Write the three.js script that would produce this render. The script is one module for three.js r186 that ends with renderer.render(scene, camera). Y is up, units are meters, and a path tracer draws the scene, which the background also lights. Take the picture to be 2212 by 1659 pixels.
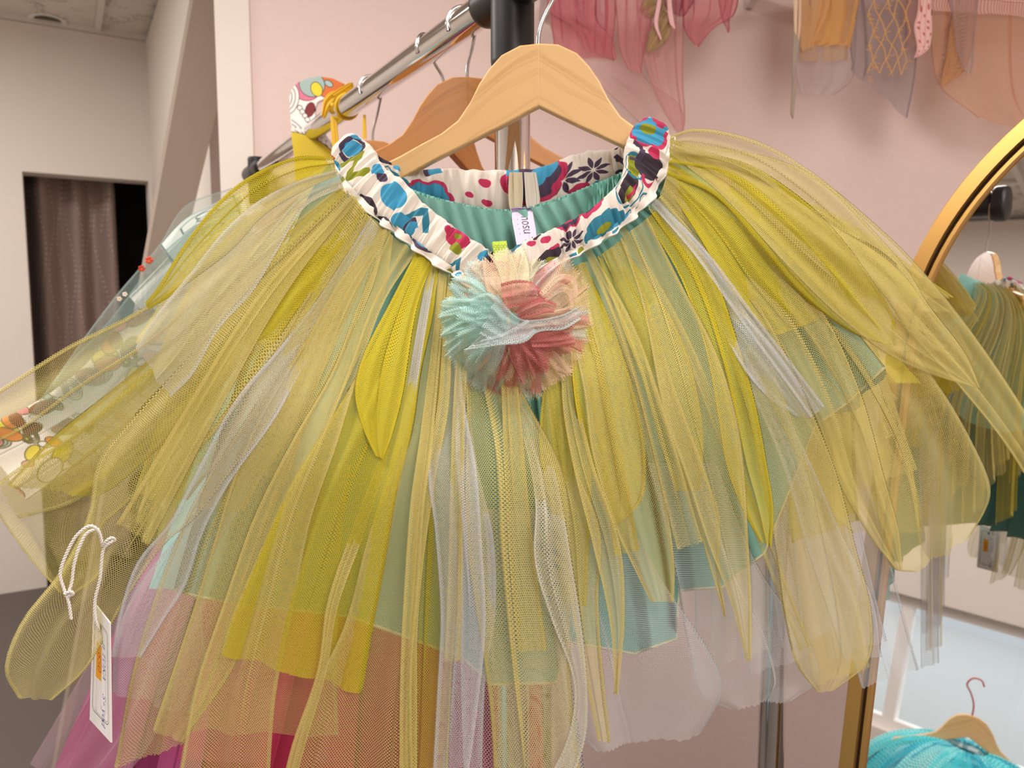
import * as THREE from 'three';
import { mergeGeometries } from 'three/addons/utils/BufferGeometryUtils.js';
import { RoundedBoxGeometry } from 'three/addons/geometries/RoundedBoxGeometry.js';
import { RectAreaLightUniformsLib } from 'three/addons/lights/RectAreaLightUniformsLib.js';

// ---------------------------------------------------------------- camera, sky, lights, exposure
const F = 1650, CX = 1106, CY = 829.5;
const scene = new THREE.Scene();
const camera = new THREE.PerspectiveCamera(2 * Math.atan(CY / F) * 180 / Math.PI, 2212 / 1659, 0.02, 40);
camera.position.set(0, 1.285, 0);
camera.rotation.x = -0.0967;
camera.focus = 0.64;
camera.userData.fStop = 9;
camera.updateMatrixWorld(true);
const renderer = new THREE.WebGLRenderer();
renderer.toneMapping = THREE.LinearToneMapping;
renderer.toneMappingExposure = 0.80;
renderer.shadowMap.enabled = true;
RectAreaLightUniformsLib.init();
scene.background = new THREE.Color(0.86, 0.95, 1.0).multiplyScalar(2.6);      // overcast daylight outside the shop window
// ceiling panels: [a, b, width, depth, intensity]
const PANELS = [[-0.5, 1.05, 0.6, 0.6, 29], [0.85, -0.1, 0.6, 0.6, 8], [-0.95, 2.75, 0.6, 0.6, 34], [0.1, -1.5, 1.2, 1.2, 13]];
const LAMP = new THREE.Color(1.0, 0.955, 0.92);

// ---------------------------------------------------------------- helpers
const V = (x, y, z) => new THREE.Vector3(x, y, z);
const at = (px, py, z) => V((px - CX) / F * z, (CY - py) / F * z, -z).applyMatrix4(camera.matrixWorld);
const depthOf = (p) => -p.clone().applyMatrix4(camera.matrixWorldInverse).z;
camera.matrixWorldInverse.copy(camera.matrixWorld).invert();
let rs = 7;
const rnd = () => { rs = (rs * 1664525 + 1013904223) >>> 0; return rs / 4294967296; };
const R = (a, b) => a + (b - a) * rnd();
const lerp = (a, b, t) => a + (b - a) * t, clamp = (x, a, b) => Math.min(b, Math.max(a, x));
const sm = (a, b, x) => { const t = clamp((x - a) / (b - a), 0, 1); return t * t * (3 - 2 * t); };
const names = new Map();
function numbered(n) { const k = names.get(n) ?? 0; names.set(n, k + 1); return k ? n + '_' + String(k).padStart(3, '0') : n; }
const ROOM = 30.4 * Math.PI / 180, E1 = V(Math.cos(ROOM), 0, -Math.sin(ROOM)), E2 = V(-Math.sin(ROOM), 0, -Math.cos(ROOM));
const room = (a, y, b) => V(0, y, 0).addScaledVector(E1, a).addScaledVector(E2, b);
const fwd = V(0, 0, -1), UPV = V(0, 1, 0);

function tag(o, label, category, group) { o.userData.label = label; o.userData.category = category; if (group) o.userData.group = group; return o; }
function thing(name, label, category, pos, group) {
  const o = new THREE.Group(); o.name = numbered(name); o.position.copy(pos); scene.add(o); o.updateMatrixWorld(true);
  return tag(o, label, category, group);
}
function part(name, geo, mat, parent, local = false) {         // geometry in world coordinates unless local
  const m = new THREE.Mesh(geo, mat); m.castShadow = m.receiveShadow = true;
  if (!parent) { m.name = numbered(name); scene.add(m); return m; }
  m.name = name;
  if (!local) { const w = parent.getWorldPosition(V(0, 0, 0)); geo.translate(-w.x, -w.y, -w.z); }
  parent.add(m); return m;
}
function sub(name, parent) { const g = new THREE.Group(); g.name = name; parent.add(g); g.updateMatrixWorld(true); return g; }
const struct = (o) => { o.userData.kind = 'structure'; return o; };
function rbox(name, a0, a1, y0, y1, b0, b1, mat, parent) {
  const g = new THREE.BoxGeometry(a1 - a0, y1 - y0, b1 - b0).rotateY(ROOM);
  const c = room((a0 + a1) / 2, (y0 + y1) / 2, (b0 + b1) / 2); g.translate(c.x, c.y, c.z);
  const m = part(name, g, mat, parent); if (!parent) struct(m); return m;
}
function tube(pts, r, seg = 60, rad = 10) { return new THREE.TubeGeometry(new THREE.CatmullRomCurve3(pts, false, 'centripetal'), seg, r, rad, false); }
function capsule(p, q, r, seg = 10) {                           // solid bar with rounded ends
  const d = q.clone().sub(p), l = d.length(), g = new THREE.CapsuleGeometry(r, Math.max(1e-4, l - 2 * r), 4, seg);
  g.applyQuaternion(new THREE.Quaternion().setFromUnitVectors(UPV, d.normalize())); const c = p.clone().add(q).multiplyScalar(.5); return g.translate(c.x, c.y, c.z);
}
function lathe(profile, p, axis, seg = 40) {                     // profile [radius, distance along axis]
  const g = new THREE.LatheGeometry(profile.map(([r, y]) => new THREE.Vector2(r, y)), seg);
  g.applyQuaternion(new THREE.Quaternion().setFromUnitVectors(UPV, axis.clone().normalize())); return g.translate(p.x, p.y, p.z);
}
function merge(list) { return mergeGeometries(list.map((g) => { const h = g.index ? g.toNonIndexed() : g; for (const k of Object.keys(h.attributes)) if (!['position', 'normal', 'uv'].includes(k)) h.deleteAttribute(k); return h; })); }
function canvas(w, h, draw, rep = true) {
  const c = document.createElement('canvas'); c.width = w; c.height = h; draw(c.getContext('2d'), w, h);
  const t = new THREE.CanvasTexture(c); t.colorSpace = THREE.SRGBColorSpace; if (rep) t.wrapS = t.wrapT = THREE.RepeatWrapping; t.magFilter = THREE.LinearFilter; return t;
}
function dataTex(w, h, f, ch = 1) {
  const d = new Uint8Array(w * h * 4);
  for (let y = 0; y < h; y++) for (let x = 0; x < w; x++) { const v = f(x, y), o = (y * w + x) * 4; if (ch === 1) d[o] = d[o + 1] = d[o + 2] = clamp(v * 255, 0, 255); else for (let c = 0; c < 3; c++) d[o + c] = clamp(v[c] * 255, 0, 255); d[o + 3] = 255; }
  const t = new THREE.DataTexture(d, w, h); t.wrapS = t.wrapT = THREE.RepeatWrapping; t.magFilter = t.minFilter = THREE.LinearFilter; t.needsUpdate = true; return t;
}
const hash = (x, y) => { let h = (x * 374761393 + y * 668265263) | 0; h = Math.imul(h ^ (h >>> 13), 1274126177); return ((h ^ (h >>> 16)) >>> 0) / 4294967296; };
function vnoise(x, y, p) { const X = Math.floor(x), Y = Math.floor(y), u = x - X, v = y - Y, s = u * u * (3 - 2 * u), t = v * v * (3 - 2 * v), w = (i) => ((i % p) + p) % p;
  return lerp(lerp(hash(w(X), w(Y)), hash(w(X + 1), w(Y)), s), lerp(hash(w(X), w(Y + 1)), hash(w(X + 1), w(Y + 1)), s), t); }
const fbm = (x, y, p) => vnoise(x, y, p) * .5 + vnoise(2 * x, 2 * y, 2 * p) * .28 + vnoise(4 * x, 4 * y, 4 * p) * .22;
const col = (hex) => new THREE.Color(hex);
const std = (o) => new THREE.MeshStandardMaterial({ roughness: .8, ...o });
const phys = (o) => new THREE.MeshPhysicalMaterial({ roughness: .8, ...o });

// ---------------------------------------------------------------- materials
const bumpTex = dataTex(256, 256, (x, y) => fbm(x / 16, y / 16, 16));
const weaveTex = dataTex(64, 64, (x, y) => .5 + .25 * Math.sin(x * Math.PI / 4) * (((y >> 3) & 1) ? 1 : -1) + .25 * Math.sin(y * Math.PI / 4));
const rep = (t, u, v = u) => { const c = t.clone(); c.repeat.set(u, v); c.needsUpdate = true; return c; };
const M = {
  pinkWall: std({ color: col('#ead2cb'), roughness: .92, bumpMap: rep(bumpTex, 9), bumpScale: .0006 }),
  creamWall: std({ color: col('#e0d6cc'), roughness: .92, bumpMap: rep(bumpTex, 6), bumpScale: .0006 }),
  floor: std({ color: col('#5e5550'), roughness: .55 }),
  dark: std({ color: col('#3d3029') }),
  chrome: std({ color: col('#d9d6d4'), metalness: 1, roughness: .07 }),
  wire: std({ color: col('#c9c6c4'), metalness: 1, roughness: .2 }),
  black: std({ color: col('#191818'), roughness: .42 }),
  gold: std({ color: col('#c99a55'), metalness: .75, roughness: .36 }),
  mirror: std({ color: col('#f2f2f2'), metalness: 1, roughness: 0.01 }),
  yellowRibbon: phys({ color: col('#e3b412'), roughness: .5, side: THREE.DoubleSide, sheen: .3 }),
  white: std({ color: col('#efe9e4'), roughness: .7 }),
};
function netTex(h, lo) {                                           // hexagonal tulle, four cells wide
  const W = 128, H = 111, p = W / 4, q = p * Math.sqrt(3) / 2;
  return dataTex(W, H, (x, y) => {
    const yy = y * (4 * q / H), d = [];
    const r0 = Math.round(yy / q);
    for (let r = r0 - 1; r <= r0 + 1; r++) { const off = (((r % 2) + 2) % 2) * p / 2, c0 = Math.round((x - off) / p); for (let c = c0 - 1; c <= c0 + 1; c++) d.push(Math.hypot(x - off - c * p, yy - r * q)); }
    d.sort((a, b) => a - b); const e = (d[1] - d[0]) / p;           // 0 on a thread, 1 at a cell's middle
    return lo + (.95 - lo) * (1 - sm(h, h + .16, e));
  });
}
const NETS = { l: netTex(.07, .025), p: netTex(.125, .045), m: netTex(.2, .10), d: netTex(.27, .18), v: netTex(.3, .42) };
const tulleCache = new Map();
function tulle(hex, dens = 'm', trans = .15) {
  const k = hex + dens + trans;
  if (!tulleCache.has(k)) tulleCache.set(k, phys({ color: col(hex), alphaMap: NETS[dens], transparent: true, roughness: .85, transmission: trans, thickness: 0, side: THREE.DoubleSide }));
  return tulleCache.get(k);
}
const Y = '#d2c01a', P = '#decd7c', W = '#dcdcdf', G = '#cfe0d4', AQ = '#93c9bf';
const KIND = { Y: () => tulle(Y, 'd'), P: () => tulle(P, 'p'), Q: () => tulle(P, 'l'), W: () => tulle(W, 'l'), X: () => tulle('#dcd8c4', 'p'), O: () => tulle('#cdbb34', 'm') };

// ---------------------------------------------------------------- the room
const H = 2.535;
struct(rbox('floor', -2.2, 2.2, -.06, 0, -2.6, 5.2, M.floor));
const leftWall = struct(new THREE.Group()); leftWall.name = 'wall_left'; scene.add(leftWall);
rbox('wall_panel', -2.12, -2, 0, .1, -2.6, 4.2, M.creamWall, leftWall);
rbox('wall_panel', -2.12, -2, 0.72, H, -2.6, 4.2, M.creamWall, leftWall);
rbox('wall_panel', -2.12, -2, .1, .72, -2.6, .15, M.creamWall, leftWall);
rbox('wall_panel', -2.12, -2, .1, .72, 2.5, 4.2, M.creamWall, leftWall);
const win = struct(new THREE.Group()); win.name = 'window_1'; scene.add(win);
for (const [b0, b1, y0, y1] of [[.15, 2.5, .1, .15], [.15, 2.5, .67, .72], [.15, .2, .15, .67], [2.45, 2.5, .15, .67], [1.3, 1.35, .15, .67]]) rbox('window_frame', -2.11, -2.04, y0, y1, b0, b1, M.white, win);
for (const [b0, b1] of [[.2, 1.3], [1.35, 2.45]]) rbox('pane', -2.078, -2.074, .15, .67, b0, b1, phys({ color: col('#ffffff'), transmission: 1, thickness: 0, roughness: .02 }), win);
rbox('pavement', -9, -2.12, -.1, -.02, -4, 6, std({ color: col('#b9b6b2'), roughness: .9 }));
rbox('wall_opposite', -9.2, -9, -.1, 6, -4, 6, std({ color: col('#c4c6c8'), roughness: .9 }));
rbox('wall_front', -2.2, 2.2, 0, H, -2.72, -2.6, M.creamWall);
rbox('wall_right', 2.0, 2.12, 0, H, -2.6, 1.4, M.pinkWall);
// back wall with a doorway, and the small room behind it
const back = struct(new THREE.Group()); back.name = 'wall_back'; scene.add(back);
rbox('wall_panel', -2.12, -.122, 0, H, 4.075, 4.2, M.creamWall, back);
rbox('wall_panel', .385, .9, 0, H, 4.075, 4.2, M.creamWall, back);
rbox('lintel', -.122, .385, 1.895, H, 4.075, 4.2, M.creamWall, back);
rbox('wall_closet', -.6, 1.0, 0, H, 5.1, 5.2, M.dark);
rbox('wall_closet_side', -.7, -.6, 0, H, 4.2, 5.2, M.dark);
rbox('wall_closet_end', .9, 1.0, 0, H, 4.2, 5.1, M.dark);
// return wall beside the doorway and the pink wall in front of it
rbox('wall_return', .4, .52, 0, H, 2.45, 4.075, M.creamWall);
{
  const x0 = -.373 * 2.0, s = new THREE.Shape([[x0, -2.0], [x0 + .12, -2.6], [1.6, -2.6], [1.9, -1.7], [1.2, -1.735]].map(([x, z]) => new THREE.Vector2(x, -z)));
  const g = new THREE.ExtrudeGeometry(s, { depth: H, bevelEnabled: false }).rotateX(-Math.PI / 2);
  struct(part('wall_pink', g, M.pinkWall));
  const t = new THREE.BoxGeometry(.092, H, .006); t.rotateY(-Math.atan2(-.265, 1.946) * -1); t.translate(x0 + .046, H / 2, -1.9915);
  struct(part('trim_1', t, std({ color: col('#efe3d8'), roughness: .85 })));
}
// leaning beam
{
  const d = (px, py) => { const r = at(px, py, 1).sub(camera.position), n = E2; return camera.position.clone().addScaledVector(r, 2.28 / r.dot(n)); };
  const tl0 = d(402, 84), bl0 = d(317, 557), tr0 = d(490, 152), br0 = d(422, 435);
  const ext = (p, q, y) => p.clone().lerp(q, (y - p.y) / (q.y - p.y));
  const c = [ext(tl0, bl0, H), ext(tr0, br0, H), ext(tr0, br0, 0), ext(tl0, bl0, 0)], k = E2.clone().multiplyScalar(.12);
  const P8 = [...c, ...c.map((p) => p.clone().add(k))], pos = [];
  for (const [a, b, e, f] of [[0, 3, 2, 1], [4, 5, 6, 7], [0, 4, 7, 3], [1, 2, 6, 5], [0, 1, 5, 4], [3, 7, 6, 2]]) for (const i of [a, b, e, a, e, f]) pos.push(...P8[i].toArray());
  const g = new THREE.BufferGeometry(); g.setAttribute('position', new THREE.Float32BufferAttribute(pos, 3)); g.computeVertexNormals();
  struct(part('pillar_leaning', g, std({ color: col('#9c8c7e'), roughness: .9 })));
}
// ceiling: slab, suspended tiles and grid bars
{
  const grime = canvas(512, 512, (c, w, h) => {
    c.fillStyle = '#d6cdc2'; c.fillRect(0, 0, w, h);
    for (let i = 0; i < 5200; i++) { const x = R(0, w), y = R(0, h), n = fbm(x / 64, y / 64, 8); if (n < .47) continue; c.fillStyle = `rgba(${R(70, 110) | 0},${R(62, 98) | 0},${R(52, 84) | 0},${(R(.12, .5) * sm(.45, .68, n)).toFixed(2)})`; c.beginPath(); c.ellipse(x, y, R(1, 5), R(1, 4), R(0, 3), 0, 7); c.fill(); }
  });
  const ceil = struct(new THREE.Group()); ceil.name = 'ceiling'; scene.add(ceil);
  rbox('ceiling_slab', -2.2, 2.2, H + .06, H + .14, -2.72, 5.2, M.creamWall, ceil);
  const bar = std({ color: col('#d9d0c6'), roughness: .6 }), mats = [0, 1, 2].map((i) => { const t = grime.clone(); t.offset.set(i * .37, i * .21); t.repeat.set(1, 1); t.needsUpdate = true; return std({ map: t, roughness: .95, bumpMap: t, bumpScale: .003 }); });
  let i = 0; const tileG = new THREE.BoxGeometry(.585, .02, .585).rotateY(ROOM);
  for (let a = -1.898; a < 2.1; a += .6) for (let b = 4.075 - .3; b > -2.7; b -= .6) {
    const p = PANELS.find(([pa, pb]) => Math.abs(pa - a) < .45 && Math.abs(pb - b) < .45);
    const m = new THREE.Mesh(tileG, mats[i++ % 3]); m.name = 'ceiling_tile'; m.castShadow = m.receiveShadow = true; m.position.copy(room(a, H + .03, b)); ceil.add(m); void p;
  }
  for (let a = -2.198; a < 2.2; a += .6) rbox('grid_bar', a - .012, a + .012, H + .004, H + .022, -2.6, 4.07, bar, ceil);
  for (let b = 4.063; b > -2.7; b -= .6) rbox('grid_bar', -2.0, 2.0, H + .002, H + .02, b - .012, b + .012, bar, ceil);
}
// ceiling light panels
PANELS.forEach(([a, b, w, h, I], i) => {
  const p = room(a, H - .012, b), t = thing('ceiling_light', ['square ceiling light panel above the shop window side', 'square ceiling light panel above the standing mirror side', 'small square ceiling light panel near the curtained doorway', 'large square ceiling light panel at the entrance side'][i], 'light', p);
  part('frame', new RoundedBoxGeometry(w + .04, .022, h + .04, 2, .006).rotateY(ROOM).translate(p.x, p.y + .002, p.z), M.white, t);
  part('light_diffuser', new THREE.BoxGeometry(w, .004, h).rotateY(ROOM).translate(p.x, p.y - .012, p.z), std({ color: col('#ffffff'), emissive: LAMP, emissiveIntensity: 2.2 }), t);
  const l = new THREE.RectAreaLight(LAMP, I, w, h); l.position.copy(p).add(V(0, -.02, 0)); l.rotation.set(-Math.PI / 2, 0, 0); l.name = 'ceiling_lamp'; scene.add(l);
});
// unlit recessed downlight at the upper left
{
  const r = at(103, 42, 1).sub(camera.position), p = camera.position.clone().addScaledVector(r, (H + .02 - 1.285) / r.y), t = thing('downlight', 'unlit round recessed downlight in the stained ceiling tile', 'light', p);
  part('rim', lathe([[.052, -.002], [.07, -.008], [.074, -.002], [.07, .0], [.052, -.002]], p, UPV), M.white, t);
  part('reflector', lathe([[.052, -.003], [.04, -.0022], [.0, -.002]], p, UPV), std({ color: col('#4a4430'), roughness: .4, metalness: .3, side: THREE.DoubleSide }), t);
}
// curtain in the doorway
{
  const ct = canvas(512, 1024, (c, w, h) => {
    c.fillStyle = '#8d776e'; c.fillRect(0, 0, w, h);
    for (let k = 0; k < 9; k++) for (let y = -40; y < h + 40; y += 26) { const x = k * 60 + 24 * Math.sin(y / 95 + k * 1.7) + 10; c.fillStyle = `rgba(196,176,166,${(.45 + .4 * hash(k, y)).toFixed(2)})`; c.beginPath(); c.arc(x, y, 5, 0, 7); c.fill(); }
  });
  const N = 160, pos = [], uv = [], idx = [], L = .40, t = thing('curtain', 'brown curtain with pale dotted waves hanging in the doorway', 'curtain', room(-.11, 0, 4.3));
  for (let i = 0; i <= N; i++) for (let j = 0; j <= 12; j++) { const u = i / N, p = room(-.15 + u * L, lerp(.03, 1.98, j / 12), 4.3 + .04 * Math.sin(u * 17 + 1) + .02 * Math.sin(u * 11 + j * .12)); pos.push(...p.toArray()); uv.push(u * 1.2, j / 12 * 2); }
  for (let i = 0; i < N; i++) for (let j = 0; j < 12; j++) { const a = i * 13 + j; idx.push(a, a + 13, a + 1, a + 1, a + 13, a + 14); }
  const g = new THREE.BufferGeometry(); g.setAttribute('position', new THREE.Float32BufferAttribute(pos, 3)); g.setAttribute('uv', new THREE.Float32BufferAttribute(uv, 2)); g.setIndex(idx); g.computeVertexNormals();
  part('drape', g, std({ map: ct, side: THREE.DoubleSide, roughness: .8 }), t);
  part('curtain_rod', capsule(room(-.13, 1.99, 4.3), room(.4, 1.99, 4.3), .012), M.wire, t);
}

// ---------------------------------------------------------------- clothes racks
const PT = at(1107, -23, .82), RD = room(0, 0, 1);                       // RD: along the rail, away from the viewer
{
  const base = V(PT.x, 0, PT.z), t = thing('clothes_rack', 'chrome clothes rack with black plastic joints carrying the yellow tutu', 'clothes rack', base);
  const farP = PT.clone().addScaledVector(RD, 1.24);
  part('rail', capsule(PT.clone().addScaledVector(RD, .03), farP.clone().addScaledVector(RD, -.03), .018, 36), M.chrome, t);
  const down = V(0, -1, 0);
  for (const [p, s] of [[PT, -1], [farP, 1]]) {
    const c = M.black, pole = sub('post', t);
    part('tube', new THREE.CylinderGeometry(.0195, .0195, p.y - .12, 48).translate(p.x, (p.y - .08) / 2 + .02, p.z), M.chrome, pole);
    part('joint_sleeve', lathe([[.0, -.03], [.0225, -.03], [.0235, -.025], [.0235, .075], [.0225, .082], [.0198, .083]], p, down), c, pole);
    const d = RD.clone().multiplyScalar(s);
    part('rail_sleeve', lathe([[.0185, -.062], [.0225, -.06], [.023, -.054], [.0225, .09], [.02, .092], [.02, .094], [.031, .096], [.0325, .1], [.0325, .112], [.030, .118], [0, .12]], p, d), c, pole);
    part('foot', merge([new RoundedBoxGeometry(.52, .03, .05, 3, .008).rotateY(ROOM).translate(p.x, .03, p.z), new THREE.CylinderGeometry(.028, .032, .08, 32).translate(p.x, .07, p.z)]), M.black, pole);
    for (const q of [-.22, .22]) { const f = p.clone().addScaledVector(E1, q); part('caster', new THREE.CylinderGeometry(.014, .014, .02, 20).rotateX(Math.PI / 2).translate(f.x, .014, f.z), M.black, pole); }
  }
}
{
  const K = at(1690, 905, 1.05), t = thing('clothes_rack', 'second lower chrome clothes rack standing between the tutu and the mirror', 'clothes rack', V(K.x, 0, K.z));
  const d = RD.clone().multiplyScalar(-1), down = V(0, -1, 0);
  const pole = sub('post', t);
  part('tube', new THREE.CylinderGeometry(.0185, .0185, K.y - .1, 48).translate(K.x, (K.y - .06) / 2 + .02, K.z), M.chrome, pole);
  part('joint_sleeve', lathe([[0, -.03], [.0225, -.03], [.0235, -.025], [.0235, .055], [.02, .06]], K, down), M.black, pole);
  part('rail_sleeve', lathe([[.0185, -.062], [.0225, -.06], [.0225, .05], [.03, .052], [.0315, .056], [.0315, .07], [0, .075]], K, d), M.black, pole);
  part('rail', capsule(K.clone().addScaledVector(RD, .03), K.clone().addScaledVector(RD, .62), .0165, 30), M.chrome, t);
  part('foot', new RoundedBoxGeometry(.5, .03, .05, 3, .008).rotateY(ROOM).translate(K.x, .03, K.z), M.black, pole);
  const K2 = K.clone().addScaledVector(RD, .6);
  const p2 = sub('post', t);
  part('tube', new THREE.CylinderGeometry(.0185, .0185, K2.y - .02, 40).translate(K2.x, K2.y / 2 + .01, K2.z), M.chrome, p2);
  part('foot', new RoundedBoxGeometry(.5, .03, .05, 3, .008).rotateY(ROOM).translate(K2.x, .03, K2.z), M.black, p2);
}

// ---------------------------------------------------------------- wooden hangers
function woodTex(base, dark) {
  return canvas(512, 512, (c, w, h) => {
    c.fillStyle = base; c.fillRect(0, 0, w, h);
    for (let y = 0; y < h; y += 1.6) { const n = fbm(2, y / 24, 32), a = .03 + .15 * sm(.5, .8, n); c.strokeStyle = dark + Math.round(a * 255).toString(16).padStart(2, '0'); c.lineWidth = 1 + n; c.beginPath(); for (let x = 0; x <= w; x += 32) c.lineTo(x, y + 7 * Math.sin(x / w * 6.283 + y * .013) + 4 * Math.sin(x / w * 12.566 + y * .05)); c.stroke(); }
    for (let i = 0; i < 60; i++) { c.fillStyle = dark + '38'; c.fillRect(R(0, w), R(0, h), R(3, 14), R(1, 2.4)); }
  });
}
const woodA = woodTex('#ecc085', '#a0642a'), woodB = woodTex('#cf8a42', '#7a3c12');
function woodMat(t, ang) { const c = t.clone(); c.repeat.set(7, 7); c.rotation = ang; c.needsUpdate = true; return phys({ map: c, roughness: .42, clearcoat: .35, clearcoatRoughness: .3 }); }
const WM = { a: [woodMat(woodA, .55), woodMat(woodA, -.6)], b: [woodMat(woodB, .55), woodMat(woodB, -.6)] };
const HL = [[0, .0], [-.020, -.0015], [-.038, -.010], [-.050, -.0225], [-.060, -.0365], [-.0685, -.053], [-.081, -.0705], [-.0975, -.0825], [-.119, -.093], [-.138, -.103], [-.160, -.113], [-.180, -.121], [-.187, -.131], [-.184, -.141], [-.172, -.144], [-.140, -.127], [-.106, -.1095], [-.074, -.0945], [-.038, -.0775], [0, -.0585]];
function makeHanger(name, label, wood, pos, yaw, hook, group) {
  const t = thing(name, label, 'hanger', pos, group); t.rotation.y = yaw;
  HANG.forEach((g, i) => part('arm', g, WM[wood][i], t, true));
  part('hook', hook ?? tube([[0, -.02, 0], [0, .022, 0], [.004, .032, 0], [.018, .048, 0], [.0285, .066, 0], [.0235, .09, 0], [0, .1, 0], [-.0235, .09, 0], [-.0275, .07, 0]].map((p) => V(...p)), .002, 90, 12), M.wire, t, true);
  return t;
}
const HANG = [-1, 1].map((s) => {
  const s2 = new THREE.Shape(HL.map(([x, y]) => new THREE.Vector2((x - .0002) * -s, y)));
  const g = new THREE.ExtrudeGeometry(s2, { depth: .0075, bevelEnabled: true, bevelThickness: .0024, bevelSize: .002, bevelOffset: -.002, bevelSegments: 3, steps: 1 }); return g.translate(-s * .0017, 0, -.00375);
});
const hookTo = (pos, yaw, target, r = .021) => {                         // wire from the hanger's top, over the rail at target (world), r from its centre
  const inv = new THREE.Matrix4().makeRotationY(yaw).setPosition(pos).invert(), c = target.clone().applyMatrix4(inv), pts = [V(0, -.02, 0), V(0, .012, 0)];
  pts.push(V(lerp(0, c.x + r, .35), lerp(.012, c.y, .45), lerp(0, c.z, .3)));
  for (const [a, k] of [[-30, .8], [10, 1], [50, 1], [90, 1], [130, 1], [175, 1], [205, 1.05]]) { const q = a * Math.PI / 180; pts.push(V(c.x + r * k * Math.cos(q), c.y + r * k * Math.sin(q), c.z)); }
  return tube(pts, .002, 110, 12);
};
const HP = at(1165, 97, .74), HY = -.09;
makeHanger('clothes_hanger', 'front pale wooden hanger holding the waistband of the yellow tutu', 'a', HP, HY, hookTo(HP, HY, PT.clone().addScaledVector(RD, -.082), .0265));
const hA = at(1010, 168, .93), hB = at(962, 226, 1.04), hC = at(806, 304, 1.22);
const railAt = (d) => PT.clone().addScaledVector(RD, d);
makeHanger('clothes_hanger', 'darker wooden hanger on the rail, half hidden right behind the front hanger', 'b', hA, .12, hookTo(hA, .12, railAt(.115), .0205));
makeHanger('clothes_hanger', 'dark wooden hanger hung lower, showing only a sliver below the second one', 'b', hB, 1.0, hookTo(hB, 1.0, railAt(.225), .0205));
makeHanger('clothes_hanger', 'wooden hanger beside the yellow ribbon, only its thin wire hook showing', 'b', hC, .2, hookTo(hC, .2, railAt(.43), .0205));

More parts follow.
